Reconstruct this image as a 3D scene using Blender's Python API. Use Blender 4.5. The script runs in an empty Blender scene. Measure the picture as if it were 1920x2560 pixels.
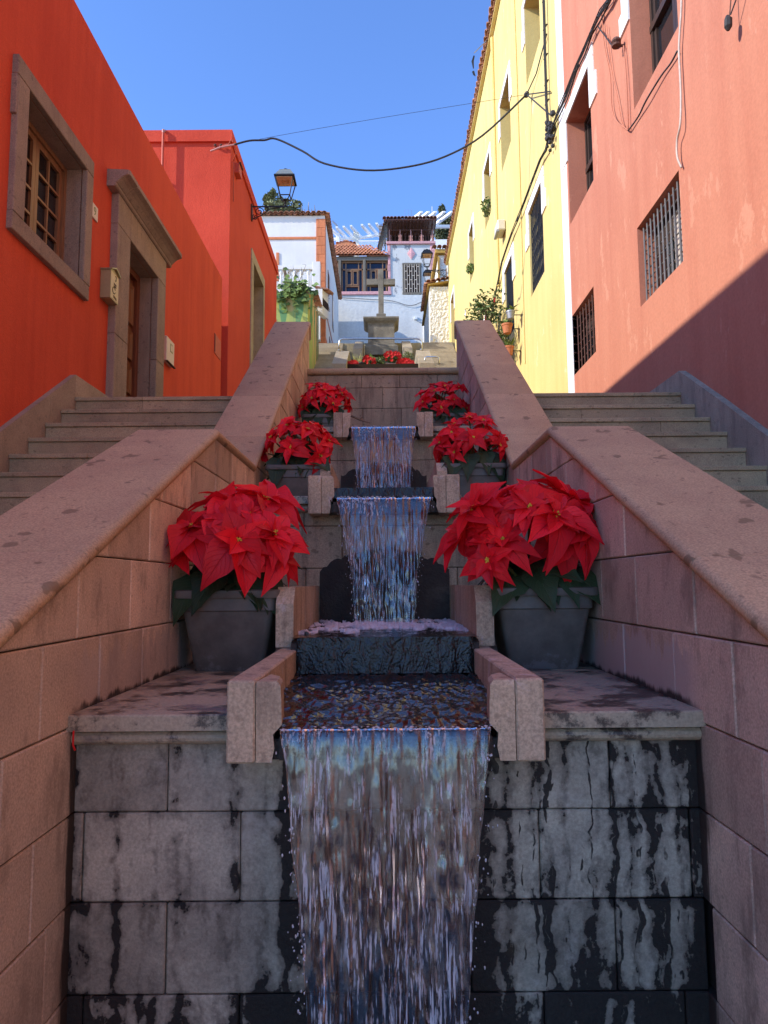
import bpy, math, random
from mathutils import Vector, Matrix, noise
R = math.radians
random.seed(7)
scn = bpy.context.scene
col = scn.collection

# ---------------------------------------------------------------- camera, sky, sun, exposure
cam = bpy.data.cameras.new('camera'); camo = bpy.data.objects.new('camera', cam); col.objects.link(camo)
cam.sensor_fit = 'VERTICAL'; cam.sensor_height = 34.6; cam.lens = 1775 / 2560 * 34.6
cam.clip_start = 0.05; cam.clip_end = 2000
camo.matrix_world = Matrix.Rotation(R(95.8), 4, 'X') @ Matrix.Rotation(R(-0.45), 4, 'Z')
scn.camera = camo
SUN = Vector((1, .33, -.545)).normalized()
EL = math.asin(-SUN.z)
w = bpy.data.worlds.new('World'); scn.world = w; w.use_nodes = True
nt = w.node_tree
bg = nt.nodes['Background']; sky = nt.nodes.new('ShaderNodeTexSky')
sky.sky_type = 'NISHITA'; sky.sun_disc = False; sky.sun_elevation = EL
sky.sun_rotation = math.atan2(-SUN.x, -SUN.y); sky.air_density = 1.0; sky.dust_density = .1; sky.ozone_density = 3.6; sky.altitude = 600
hs = nt.nodes.new('ShaderNodeMix'); hs.data_type = 'RGBA'; hs.blend_type = 'MULTIPLY'; hs.inputs[0].default_value = 1   # colour balance of the whole sky
hs.inputs[7].default_value = (.60, .71, .94, 1)
nt.links.new(sky.outputs[0], hs.inputs[6]); nt.links.new(hs.outputs[2], bg.inputs[0]); bg.inputs[1].default_value = .145
sl = bpy.data.lights.new('sun', 'SUN'); so = bpy.data.objects.new('sun', sl); col.objects.link(so)
sl.energy = 2.0; sl.angle = R(.55); sl.color = (1, .93, .82)
so.rotation_euler = SUN.to_track_quat('-Z', 'Y').to_euler(); so.location = (-30, -10, 30)
scn.view_settings.view_transform = 'Standard'; scn.view_settings.look = 'None'
scn.view_settings.exposure = 1.55; scn.view_settings.gamma = 1; scn.view_settings.use_curve_mapping = False
scn.cycles.max_bounces = 12; scn.cycles.diffuse_bounces = 6; scn.cycles.transparent_max_bounces = 16
scn.cycles.use_denoising = True

# ---------------------------------------------------------------- node helpers
class NT:
    def __init__(s, name):
        s.m = bpy.data.materials.new(name); s.m.use_nodes = True
        s.t = s.m.node_tree; s.b = s.t.nodes['Principled BSDF']; s.out = s.t.nodes['Material Output']
    def n(s, typ, **k):
        o = s.t.nodes.new(typ)
        for a, v in k.items(): setattr(o, a, v)
        return o
    def put(s, sock, v):
        if hasattr(v, 'links') or hasattr(v, 'is_linked'): s.t.links.new(v, sock)
        elif isinstance(v, tuple) and len(v) == 3 and sock.type == 'RGBA': sock.default_value = (*v, 1)
        else: sock.default_value = v
    def pos(s): return s.n('ShaderNodeNewGeometry').outputs['Position']
    def mapv(s, v, scale=(1, 1, 1), loc=(0, 0, 0)):
        o = s.n('ShaderNodeMapping'); s.put(o.inputs['Vector'], v)
        o.inputs['Scale'].default_value = scale; o.inputs['Location'].default_value = loc
        return o.outputs[0]
    def noise(s, v, scale, detail=4, rough=.55, dist=0):
        o = s.n('ShaderNodeTexNoise'); s.put(o.inputs['Vector'], v)
        o.inputs['Scale'].default_value = scale; o.inputs['Detail'].default_value = detail
        o.inputs['Roughness'].default_value = rough; o.inputs['Distortion'].default_value = dist
        return o.outputs['Fac']
    def voro(s, v, scale, feature='F1'):
        o = s.n('ShaderNodeTexVoronoi', feature=feature); s.put(o.inputs['Vector'], v); o.inputs['Scale'].default_value = scale
        return o.outputs['Distance']
    def math(s, op, a, b=0, c=None, clamp=False):
        o = s.n('ShaderNodeMath', operation=op, use_clamp=clamp); s.put(o.inputs[0], a); s.put(o.inputs[1], b)
        if c is not None: s.put(o.inputs[2], c)
        return o.outputs[0]
    def ramp(s, v, lo, hi, a=0., b=1.):
        o = s.n('ShaderNodeMapRange'); s.put(o.inputs[0], v); o.interpolation_type = 'SMOOTHSTEP'
        o.inputs[1].default_value = lo; o.inputs[2].default_value = hi; o.inputs[3].default_value = a; o.inputs[4].default_value = b
        return o.outputs[0]
    def mix(s, f, a, b, blend='MIX'):
        o = s.n('ShaderNodeMix', data_type='RGBA', blend_type=blend); s.put(o.inputs[0], f); s.put(o.inputs[6], a); s.put(o.inputs[7], b)
        return o.outputs[2]
    def sep(s, v):
        o = s.n('ShaderNodeSeparateXYZ'); s.put(o.inputs[0], v); return o.outputs
    def rnd(s): return s.n('ShaderNodeObjectInfo').outputs['Random']
    def scale(s, c, f):
        o = s.n('ShaderNodeHueSaturation'); s.put(o.inputs['Color'], c); s.put(o.inputs['Value'], f); return o.outputs[0]
    def bump(s, h, strength=.3, dist=.01, prev=None):
        o = s.n('ShaderNodeBump'); s.put(o.inputs['Height'], h); o.inputs['Strength'].default_value = strength; o.inputs['Distance'].default_value = dist
        if prev is not None: s.put(o.inputs['Normal'], prev)
        return o.outputs[0]
    def fin(s, color, rough=.8, normal=None, spec=.3, metal=0):
        s.put(s.b.inputs['Base Color'], color); s.put(s.b.inputs['Roughness'], rough)
        s.b.inputs['Specular IOR Level'].default_value = spec; s.b.inputs['Metallic'].default_value = metal
        if normal is not None: s.put(s.b.inputs['Normal'], normal)
        return s.m

def stucco(name, c, c2=None, grain=70, bump=.35, bd=.006, streak=.5, patch=None, patch_col=None):
    k = NT(name); p = k.pos(); c2 = c2 or tuple(x * .78 for x in c)
    a = k.noise(p, .9, 5); st = k.noise(k.mapv(p, (3, 3, .22)), 1.2, 6, .65)
    f = k.ramp(k.math('ADD', k.math('MULTIPLY', a, 1 - streak), k.math('MULTIPLY', st, streak)), .38, .66)
    cc = k.mix(f, c, c2)
    if patch is not None:
        pm = k.noise(k.mapv(p, (1, 1.2, .6)), 2.2, 9, .72)
        cc = k.mix(k.ramp(pm, patch, patch + .05), cc, patch_col)
    g = k.noise(p, grain, 3, .6); cc = k.scale(cc, k.ramp(g, .25, .75, .93, 1.06))
    n = k.bump(g, bump, bd); n = k.bump(k.noise(p, 5, 4), .35, .02, n)
    return k.fin(cc, .88, n, .15)

def stone(name, c1, c2, spot=.0, spot_scale=(9, 7, 16), rndv=.14, stain=0., stain_col=(.09, .06, .045), grain=150, streaky=False, bump=.3):
    k = NT(name); p = k.pos()
    a = k.noise(p, 3.2, 7, .62); g = k.noise(p, grain, 3, .65)
    cc = k.mix(k.ramp(a, .32, .68), c1, c2)
    cc = k.scale(cc, k.ramp(k.rnd(), 0, 1, 1 - rndv, 1 + rndv))
    cc = k.scale(cc, k.ramp(g, .25, .75, .74, 1.24))
    pit = k.ramp(k.voro(p, 62), .10, .22, .55, 0); cc = k.mix(k.math('MULTIPLY', pit, k.ramp(k.noise(p, 9, 3), .42, .62)), cc, tuple(x * .4 for x in c2))
    if spot:
        wv = k.n('ShaderNodeVectorMath', operation='ADD'); k.put(wv.inputs[0], k.mapv(p, spot_scale))
        nz = k.n('ShaderNodeTexNoise'); k.put(nz.inputs['Vector'], p); nz.inputs['Scale'].default_value = 14; k.put(wv.inputs[1], nz.outputs['Color'])
        v = k.voro(wv.outputs[0], 1.); v2 = k.voro(k.mapv(wv.outputs[0], (2.6, 2.6, 2.6), (3, 1, 7)), 1.)
        sel = k.math('GREATER_THAN', k.noise(p, 3.1, 1), .47)
        m1 = k.math('MULTIPLY', k.ramp(v, .16, .24, 1, 0), sel); m2 = k.ramp(v2, .1, .2, .75, 0)
        m = k.math('MAXIMUM', m1, m2)
        cc = k.mix(k.math('MULTIPLY', m, spot), cc, tuple(x * .42 for x in c1))
    if stain:
        sp = k.mapv(p, (5, 5, .8)) if streaky else p
        s1 = k.noise(sp, 2.1, 8, .7)
        cc = k.mix(k.math('MULTIPLY', k.ramp(s1, .48, .66), stain), cc, stain_col)
    n = k.bump(g, bump, .004); n = k.bump(a, .3, .012, n)
    return k.fin(cc, .82, n, .25)

def mineral(m_, lo, amount, colr):
    """adds pale crisp lime streaks to a finished stone"""
    t_ = m_.node_tree; b_ = t_.nodes['Principled BSDF']; src = b_.inputs['Base Color'].links[0].from_socket
    g_ = t_.nodes.new('ShaderNodeNewGeometry'); mp = t_.nodes.new('ShaderNodeMapping'); mp.inputs['Scale'].default_value = (9, 9, 4); nz = t_.nodes.new('ShaderNodeTexNoise'); nz.inputs['Scale'].default_value = 1; nz.inputs['Detail'].default_value = 9; nz.inputs['Roughness'].default_value = .72; nz.inputs['Distortion'].default_value = .8
    mr = t_.nodes.new('ShaderNodeMapRange'); mr.inputs[1].default_value = lo; mr.inputs[2].default_value = lo + .07; mr.inputs[4].default_value = amount
    mx = t_.nodes.new('ShaderNodeMix'); mx.data_type = 'RGBA'; mx.inputs[7].default_value = (*colr, 1)
    for a_, b2 in ((g_.outputs['Position'], mp.inputs[0]), (mp.outputs[0], nz.inputs['Vector']), (nz.outputs['Fac'], mr.inputs[0]), (mr.outputs[0], mx.inputs[0]), (src, mx.inputs[6]), (mx.outputs[2], b_.inputs['Base Color'])): t_.links.new(a_, b2)
def plain(name, c, rough=.5, spec=.5, metal=0, var=.12, grain=25, bump=0.0):
    k = NT(name); p = k.pos(); g = k.noise(p, grain, 5, .6)
    cc = k.scale(c, k.ramp(g, .25, .75, 1 - var, 1 + var))
    cc = k.scale(cc, k.ramp(k.rnd(), 0, 1, 1 - var * .7, 1 + var * .7))
    return k.fin(cc, rough, k.bump(g, bump, .004) if bump else None, spec, metal)

def wood(name, c, c2):
    k = NT(name); p = k.pos(); g = k.noise(k.mapv(p, (18, 18, 1.6)), 3, 6, .6)
    return k.fin(k.mix(k.ramp(g, .3, .7), c, c2), .45, k.bump(g, .15, .003), .4)

M = {}
M['red'] = stucco('red_stucco', (.66, .10, .042), (.55, .075, .033), 90, .5, .008, .6)
M['orange'] = stucco('orange_stucco', (.62, .085, .045), (.54, .068, .036), 55, .7, .012, .35)
M['salmon'] = stucco('salmon_plaster', (.52, .215, .135), (.47, .18, .113), 45, .18, .004, .65, .575, (.56, .255, .165))
M['yellow'] = stucco('yellow_plaster', (.70, .56, .225), (.66, .50, .185), 40, .18, .004, .6, .60, (.72, .62, .33))
M['white'] = stucco('white_plaster', (.74, .73, .69), (.67, .66, .63), 40, .25, .006, .4)
M['bluewhite'] = stucco('cool_white_plaster', (.68, .68, .64), (.60, .605, .58), 9, .5, .03, .4)
M['peel'] = stucco('peeling_white_plaster', (.62, .62, .59), (.53, .535, .515), 30, .3, .006, .4, .55, (.27, .27, .28))
M['pink'] = plain('pink_paint', (.62, .33, .33), .8, .2, 0, .2, 20, .2)
M['ochre'] = stucco('ochre_plaster', (.50, .31, .075), (.38, .23, .06))
M['trimwhite'] = stucco('white_trim', (.82, .80, .76), (.76, .74, .7), 60, .15, .003, .5)
M['quoin'] = plain('orange_quoin', (.58, .20, .09), .85, .2, 0, .12, 8, .1)
k = NT('rough_render'); p = k.pos(); v = k.voro(p, 11, 'SMOOTH_F1'); g = k.noise(p, 22, 4)
M['rough'] = k.fin(k.mix(g, (.78, .74, .64), (.7, .66, .56)), .9, k.bump(g, .5, .02, k.bump(v, .9, .06)), .1)
M['slab'] = stone('coping_stone', (.53, .39, .215), (.455, .325, .185), .8, (7, 5, 11), .07)
M['side'] = stone('cladding_stone', (.37, .25, .185), (.29, .195, .155), .35, (20, 16, 30), .12, .75, (.13, .08, .055), 150, True)
M['back'] = stone('back_wall_stone', (.44, .35, .22), (.345, .27, .175), .7, (14, 14, 20), .1, .45, (.05, .04, .035), 150, True)
M['step'] = stone('step_stone', (.44, .36, .21), (.36, .29, .175), .6, (16, 16, 26), .1, .35, (.09, .07, .055))
M['greystone'] = stone('grey_stone', (.38, .345, .255), (.29, .265, .20), .35, (18, 14, 14), .08, .4, (.11, .1, .085), 120, True)
M['surround'] = stone('surround_stone', (.33, .26, .185), (.27, .21, .155), .45, (14, 14, 14), .05, .3, (.16, .11, .075), 120, True)
M['channel'] = stone('channel_stone', (.56, .44, .28), (.43, .345, .23), .4, (18, 18, 18), .08, .45, (.11, .075, .055), 110, True, .5)
mineral(M['channel'], .57, .55, (.62, .56, .50)); mineral(M['back'], .62, .4, (.36, .32, .28))
M['tan'] = stone('tan_stone', (.40, .33, .23), (.33, .27, .19), .4, (12, 12, 12), .1, .3, (.2, .16, .11))
M['crossstone'] = stone('weathered_basalt', (.23, .205, .165), (.15, .135, .11), .5, (9, 9, 9), .05, .5, (.08, .075, .06), 60, False, .6)
M['mortar'] = plain('dark_mortar', (.035, .028, .024), .95, .1)
M['black'] = plain('black_iron', (.018, .019, .02), .5, .4, .3)
M['lattice'] = plain('galvanised_lattice', (.19, .185, .175), .5, .4, .3)
M['darkiron'] = plain('dull_iron', (.10, .095, .085), .6, .4, .3)
M['greyiron'] = plain('grey_painted_iron', (.30, .31, .32), .45, .5, .4)
M['rust'] = plain('rusty_iron', (.12, .06, .045), .75, .3, .2)
M['steel'] = plain('brushed_steel', (.55, .54, .52), .28, .5, 1.)
M['frame_dark'] = wood('dark_window_timber', (.05, .032, .025), (.03, .02, .016))
M['timber'] = wood('varnished_timber', (.30, .165, .075), (.20, .10, .045))
M['timber2'] = wood('red_timber', (.20, .07, .03), (.13, .045, .02))
M['doorwood'] = wood('door_timber', (.20, .075, .025), (.14, .05, .018))
M['grille_wood'] = plain('pale_grille', (.55, .47, .38), .7, .3)
M['greywood'] = wood('grey_timber', (.21, .18, .13), (.14, .12, .09))
M['glass'] = plain('dark_pane', (.012, .013, .016), .06, .6, 0, .05)
M['blueglass'] = plain('blue_pane', (.012, .02, .045), .1, .35, 0, .2, 2)
M['blind'] = plain('pale_blind', (.5, .45, .38), .8, .2)
M['dim'] = plain('dim_interior', (.05, .035, .03), .9, .1)
M['terracotta'] = plain('roof_terracotta', (.58, .235, .115), .85, .2, 0, .28, 14, .2)
M['oldtile'] = plain('old_roof_tile', (.40, .20, .125), .9, .2, 0, .4, 12, .3)
M['potclay'] = plain('clay_pot', (.48, .17, .075), .8, .2, 0, .1)
M['pinkplastic'] = plain('pink_plastic', (.55, .28, .24), .6, .3)
M['pot'] = None
M['soil'] = plain('soil', (.03, .02, .014), 1, .1, 0, .4, 60, .6)
M['cable'] = plain('black_cable', (.03, .03, .03), .6, .4)
M['cream'] = plain('cream_plastic', (.68, .62, .48), .5, .4, 0, .04)
M['litkhaki'] = plain('lit_khaki_metal', (.62, .56, .30), .45, .4, 0, .05)  # mailbox front only: yellow light on the khaki put into the colour
M['khaki'] = plain('khaki_metal', (.36, .33, .16), .35, .5, .2, .06)
M['whitecable'] = plain('white_cable', (.5, .43, .36), .6, .3)
M['redmetal'] = plain('painted_red_metal', (.46, .08, .04), .6, .4)
M['lamproof'] = plain('grey_green_lamp_roof', (.17, .20, .19), .5, .4)
M['lampglass'] = plain('lamp_diffuser', (.62, .42, .27), .5, .4, 0, .1)
M['paint_white'] = plain('white_paint', (.8, .8, .79), .6, .3, 0, .04)
M['ink'] = plain('dark_ink', (.05, .05, .04), .7, .2)
M['greenink'] = plain('green_ink', (.30, .36, .16), .7, .2)
M['brownink'] = plain('brown_ink', (.34, .16, .08), .7, .2)
M['stem'] = plain('green_stem', (.09, .10, .03), .6, .3)
M['bark'] = plain('bark', (.16, .12, .08), .9, .2, 0, .3, 12, .5)
M['leafgreen'] = plain('light_leaf', (.13, .19, .045), .55, .35, 0, .45, 30)
M['treeleaf'] = plain('olive_tree_leaf', (.15, .165, .075), .6, .35, 0, .5, 7)
M['ivyleaf'] = plain('vine_leaf', (.085, .15, .04), .55, .35, 0, .45, 15)
M['ground'] = stone('bounce_paving', (.48, .42, .34), (.42, .36, .29), .3)  # unseen ground, made pale to bounce sunlight into the fountain
M['centre'] = plain('yellow_cyathia', (.55, .42, .04), .6, .3, 0, .3, 200)
M['whiteflower'] = plain('white_petal', (.8, .78, .74), .6, .2)
M['redflower'] = plain('red_petal', (.55, .02, .02), .6, .2)
M['bronzed'] = plain('straw_leaf', (.38, .36, .12), .7, .2, 0, .3)

# grey plastic planter with dried splashes near its foot
k = NT('planter_plastic'); p = k.pos(); g = k.noise(p, 60, 4); d = k.noise(p, 9, 8, .7)
z = k.sep(k.n('ShaderNodeTexCoord').outputs['Object'])[2]
dm = k.math('MULTIPLY', k.ramp(k.math('SUBTRACT', d, k.math('MULTIPLY', z, 2.2)), .42, .5), .6)
M['pot'] = k.fin(k.mix(dm, k.scale((.125, .115, .095), k.ramp(d, .3, .7, .8, 1.3)), (.22, .21, .2)), k.ramp(d, .3, .7, .36, .55), k.bump(g, .1, .002), .4)
# mural wall: pointed leaf shapes in greens
k = NT('leaf_mural'); p = k.pos(); s = k.sep(p)
u = k.math('ADD', k.math('MULTIPLY', s[0], 1.), k.math('MULTIPLY', s[1], .55))
tri = k.math('PINGPONG', k.math('ADD', u, k.math('MULTIPLY', k.noise(p, .8, 1), .35)), .27)
h = k.math('SUBTRACT', s[2], 8.1)
leafm = k.ramp(k.math('SUBTRACT', k.math('MULTIPLY', tri, 7.5), k.math('SUBTRACT', 2.1, h)), -.02, .02)
tri2 = k.math('PINGPONG', k.math('ADD', u, .12), .11)
leafm2 = k.ramp(k.math('SUBTRACT', k.math('MULTIPLY', tri2, 12.), k.math('SUBTRACT', 1.9, h)), -.02, .02)
cc = k.mix(leafm2, (.40, .43, .12), (.33, .40, .13)); cc = k.mix(leafm, cc, (.13, .27, .12))
cc = k.mix(k.ramp(k.noise(k.mapv(p, (1.5, 1.5, .3)), 2, 3), .45, .6), cc, k.mix(.35, cc, (.16, .30, .14)))
yk = k.ramp(s[1], 22.6, 23.4)
tan = k.ramp(k.noise(k.mapv(p, (1, 3.5, .5)), 1.4, 2), .5, .54)
cc = k.mix(k.math('MULTIPLY', yk, tan), cc, (.62, .40, .22))
M['mural'] = k.fin(cc, .85, k.bump(k.noise(p, 30, 3), .2, .005), .15)
# wet lower wall: dark running stains with crisp ragged edges, heaviest on the right and by the joints
k = NT('wet_wall_stone'); p = k.pos(); s = k.sep(p)
a = k.noise(p, 3.5, 8, .70); g = k.noise(p, 120, 4, .7)
cc = k.mix(k.ramp(a, .33, .67), (.45, .41, .30), (.27, .245, .185))
cc = k.scale(cc, k.ramp(k.rnd(), 0, 1, .85, 1.15)); cc = k.scale(cc, k.ramp(g, .25, .75, .8, 1.2))
pale = k.ramp(k.noise(p, 5.5, 6, .7), .56, .72); cc = k.mix(k.math('MULTIPLY', pale, .55), cc, (.50, .46, .38))
wob = k.n('ShaderNodeVectorMath', operation='ADD'); k.put(wob.inputs[0], k.mapv(p, (19, 19, .75)))
wn = k.n('ShaderNodeTexNoise'); k.put(wn.inputs['Vector'], p); wn.inputs['Scale'].default_value = 13; wn.inputs['Detail'].default_value = 3; k.put(wob.inputs[1], wn.outputs['Color'])
run = k.noise(wob.outputs[0], 1., 3, .5); blot = k.noise(p, 2.6, 8, .68)
run = k.math('ADD', run, k.math('MULTIPLY', k.math('SUBTRACT', k.noise(p, 42, 5, .75), .5), .26))
thin = k.math('MULTIPLY', k.ramp(k.noise(k.mapv(wob.outputs[0], (2.3, 2.3, .5), (5, 2, 1)), 1., 2, .4), .60, .64), k.ramp(s[0], -.1, .4))
zc = k.math('FRACT', k.math('DIVIDE', k.math('ADD', s[2], .147 + .237 * 50), .237))
joint = k.math('MULTIPLY', k.math('MAXIMUM', k.ramp(zc, 0, .07, .05, 0), k.ramp(zc, .84, 1., 0, .08)), k.ramp(k.noise(p, 5, 2), .35, .65, .2, 1.1))
side = k.ramp(s[0], -.45, .55, -.03, .006)
mid = k.math('ADD', k.ramp(k.math('ABSOLUTE', s[0]), .22, .40, .06, 0), k.math('ADD', k.ramp(s[2], -1.06, -1.14, 0, .08), k.ramp(k.math('ABSOLUTE', s[0]), .80, .86, 0, .07)))
mm = k.math('ADD', k.math('ADD', k.math('MULTIPLY', run, .5), k.math('MULTIPLY', blot, .5)), k.math('ADD', k.math('ADD', joint, side), mid))
wet = k.math('MAXIMUM', k.ramp(mm, .532, .55), thin); damp = k.ramp(mm, .45, .54)
cc = k.mix(k.math('MULTIPLY', damp, .6), cc, (.07, .058, .045))
cc = k.mix(k.math('MULTIPLY', wet, .93), cc, k.mix(g, (.010, .009, .008), (.03, .027, .024)))
gr = k.ramp(k.noise(p, 2.2, 4), .62, .75); cc = k.mix(k.math('MULTIPLY', gr, .45), cc, (.13, .085, .03))
rgh = k.math('SUBTRACT', .78, k.math('MULTIPLY', wet, .22))
gb = k.noise(p, 55, 5, .7)
M['wet'] = k.fin(cc, rgh, k.bump(k.math('MULTIPLY', gb, wet), .6, .008, k.bump(g, .3, .004)), .15)
# ledge stones, damp patches and pale dry islands
k = NT('ledge_stone'); p = k.pos(); a = k.noise(p, 6.5, 9, .72); g = k.noise(p, 120, 3)
cc = k.mix(k.ramp(a, .42, .52), (.07, .056, .042), (.42, .35, .23))
cc = k.mix(k.ramp(k.noise(p, 7, 5), .55, .7), cc, (.2, .17, .145)); cc = k.scale(cc, k.ramp(g, .25, .75, .85, 1.15))
M['ledge'] = k.fin(cc, k.ramp(a, .45, .55, .3, .8), k.bump(g, .3, .004), .4)
# dark algae-coated stone behind the falls
k = NT('algae_stone'); p = k.pos(); a = k.noise(p, 12, 8, .7); g = k.noise(p, 90, 4)
cc = k.mix(a, (.018, .016, .014), (.085, .072, .056)); cc = k.mix(k.ramp(k.noise(p, 3, 4), .56, .68), cc, (.10, .085, .065))
M['algae'] = k.fin(cc, .6, k.bump(g, .7, .01, k.bump(a, .6, .02)), .2)
# side walls inside the fountain get damp foot stains and pale salts
def side_mat(name, c1, c2, salt):
    k = NT(name); p = k.pos(); s = k.sep(p)
    a = k.noise(p, 3.4, 7, .62); g = k.noise(p, 150, 3, .65)
    cc = k.mix(k.ramp(a, .33, .67), c1, c2)
    cc = k.scale(cc, k.ramp(k.rnd(), 0, 1, .80, 1.16)); cc = k.scale(cc, k.ramp(g, .25, .75, .78, 1.22))
    st = k.noise(k.mapv(p, (4, 4, 1.7)), 1.7, 8, .72)
    cc = k.mix(k.math('MULTIPLY', k.ramp(st, .48, .66), .62), cc, tuple(x * .42 for x in c2))
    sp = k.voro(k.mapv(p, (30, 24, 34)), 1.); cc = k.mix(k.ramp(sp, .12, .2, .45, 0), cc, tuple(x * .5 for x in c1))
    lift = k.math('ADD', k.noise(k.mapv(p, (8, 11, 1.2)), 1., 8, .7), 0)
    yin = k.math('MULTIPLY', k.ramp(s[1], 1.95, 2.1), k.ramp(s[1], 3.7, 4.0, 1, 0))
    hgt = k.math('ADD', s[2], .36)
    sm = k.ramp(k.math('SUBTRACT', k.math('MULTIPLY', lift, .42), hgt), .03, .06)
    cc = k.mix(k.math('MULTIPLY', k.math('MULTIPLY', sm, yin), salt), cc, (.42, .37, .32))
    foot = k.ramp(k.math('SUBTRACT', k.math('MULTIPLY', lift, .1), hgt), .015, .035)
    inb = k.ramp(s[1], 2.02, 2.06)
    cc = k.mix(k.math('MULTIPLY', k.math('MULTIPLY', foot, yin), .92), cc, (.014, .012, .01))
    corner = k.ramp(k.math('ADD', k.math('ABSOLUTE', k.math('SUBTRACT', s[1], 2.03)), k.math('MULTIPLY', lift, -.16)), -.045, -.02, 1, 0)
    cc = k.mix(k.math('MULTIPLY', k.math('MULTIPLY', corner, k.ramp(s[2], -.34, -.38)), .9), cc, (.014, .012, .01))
    return k.fin(cc, .8, k.bump(g, .3, .004, k.bump(a, .3, .012)), .25)
M['sideL'] = side_mat('left_lit_cladding_stone', (.70, .56, .39), (.56, .45, .32), .45)  # left copy paler and warmer: bounce off the salmon wall put into the colour
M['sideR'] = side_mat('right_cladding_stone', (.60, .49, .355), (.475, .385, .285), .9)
# moving water: real ripples on the mesh, clear body with a mirror skin
k = NT('clear_water'); p = k.pos()
nb = k.bump(k.noise(k.mapv(p, (70, 70, 9)), 1., 4, .55), .3, .008)
gl = k.n('ShaderNodeBsdfGlass'); gl.inputs['IOR'].default_value = 1.33; gl.inputs['Roughness'].default_value = .02; gl.inputs['Color'].default_value = (.97, .985, 1, 1)
tr = k.n('ShaderNodeBsdfTransparent'); tr.inputs['Color'].default_value = (.93, .95, .97, 1)
gs = k.n('ShaderNodeBsdfGlossy'); gs.inputs['Roughness'].default_value = .04; gs.inputs['Color'].default_value = (.95, .97, 1, 1)
for o in (gl, gs): k.t.links.new(nb, o.inputs['Normal'])
fr = k.n('ShaderNodeFresnel'); fr.inputs['IOR'].default_value = 1.5; k.t.links.new(nb, fr.inputs['Normal'])
m1 = k.n('ShaderNodeMixShader'); k.t.links.new(k.math('MULTIPLY', fr.outputs[0], 1.7, clamp=True), m1.inputs[0])
k.t.links.new(tr.outputs[0], m1.inputs[1]); k.t.links.new(gs.outputs[0], m1.inputs[2])
m2 = k.n('ShaderNodeMixShader'); m2.inputs[0].default_value = .22
k.t.links.new(m1.outputs[0], m2.inputs[1]); k.t.links.new(gl.outputs[0], m2.inputs[2])
# aerated strands: thin broken white threads that also paint in silver reflections
air_glint = k.noise(k.mapv(p, (120, 120, 8)), 1., 4, .6); brk = k.noise(k.mapv(p, (14, 14, 7)), 1., 3)
am = k.math('MULTIPLY', k.math('MULTIPLY', k.ramp(air_glint, .54, .61), k.ramp(brk, .44, .58)), .8)
wh = k.n('ShaderNodeBsdfDiffuse'); wh.inputs['Color'].default_value = (.88, .90, .92, 1)
tl = k.n('ShaderNodeBsdfTranslucent'); tl.inputs['Color'].default_value = (.78, .80, .82, 1)
m3 = k.n('ShaderNodeMixShader'); m3.inputs[0].default_value = .4; k.t.links.new(wh.outputs[0], m3.inputs[1]); k.t.links.new(tl.outputs[0], m3.inputs[2])
m4 = k.n('ShaderNodeMixShader'); k.t.links.new(am, m4.inputs[0]); k.t.links.new(m2.outputs[0], m4.inputs[1]); k.t.links.new(m3.outputs[0], m4.inputs[2])
k.t.links.new(m4.outputs[0], k.out.inputs['Surface']); M['water'] = k.m
k = NT('shallow_water'); p = k.pos()
h1 = k.noise(k.mapv(p, (1, .6, 1)), 55, 4, .6, .6); h2 = k.noise(p, 17, 3)
M['pool'] = k.fin(k.mix(k.noise(p, 6, 4), (.010, .008, .006), (.035, .02, .011)), .03, k.bump(h1, .22, .012), .8)
M['foam'] = plain('foam', (.62, .56, .56), .3, .5, 0, .2, 90, .8)
M['trickle'] = plain('black_trickle', (.006, .006, .006), .13, .4, 0, .3, 190, .35)
# poinsettia bracts and leaves with veins from their own uv
def leafmat(name, c, c2, vein, trans):
    k = NT(name); uv = k.n('ShaderNodeUVMap').outputs[0]; s = k.sep(uv)
    v = k.math('ABSOLUTE', k.math('SUBTRACT', s[1], .5))
    rib = k.ramp(v, .0, .035, 1, 0)
    side = k.math('PINGPONG', k.math('SUBTRACT', k.math('MULTIPLY', s[0], 9.), k.math('MULTIPLY', v, 7.)), .5)
    sv = k.ramp(side, 0, .1, 1, 0); vm = k.math('MAXIMUM', rib, k.math('MULTIPLY', sv, .6))
    cc = k.mix(k.noise(k.pos(), 14, 3), c, c2); cc = k.scale(cc, k.ramp(k.rnd(), 0, 1, .76, 1.2))
    cc = k.mix(k.math('MULTIPLY', vm, .55), cc, vein)
    m = k.fin(cc, .5, k.bump(k.math('SUBTRACT', 1., vm), .5, .004), .3)
    tl = k.n('ShaderNodeBsdfTranslucent'); k.put(tl.inputs[0], cc)
    mx = k.n('ShaderNodeMixShader'); mx.inputs[0].default_value = trans
    k.t.links.new(k.b.outputs[0], mx.inputs[1]); k.t.links.new(tl.outputs[0], mx.inputs[2]); k.t.links.new(mx.outputs[0], k.out.inputs['Surface'])
    return m
M['bract'] = leafmat('red_bract', (.92, .020, .026), (.80, .012, .030), (.36, .003, .01), .22)
M['leaf'] = leafmat('dark_green_leaf', (.030, .060, .026), (.045, .075, .03), (.08, .12, .05), .12)

# ---------------------------------------------------------------- object helpers
def wl(o):
    v = Vector((0, 0, 0))
    while o is not None: v = v + o.location; o = o.parent
    return v
def tag(o, label=None, cat=None, group=None, kind=None):
    if label: o['label'] = label
    if cat: o['category'] = cat
    if group: o['group'] = group
    if kind: o['kind'] = kind
    return o
def thing(name, label, cat, loc=(0, 0, 0), group=None):
    o = bpy.data.objects.new(name, None); col.objects.link(o); o.location = loc; o.empty_display_size = .2
    return tag(o, label, cat, group)
def copy_tree(o, parent=None):
    c = o.copy(); col.objects.link(c); c.parent = parent
    for ch in list(o.children): copy_tree(ch, c)
    return c

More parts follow.
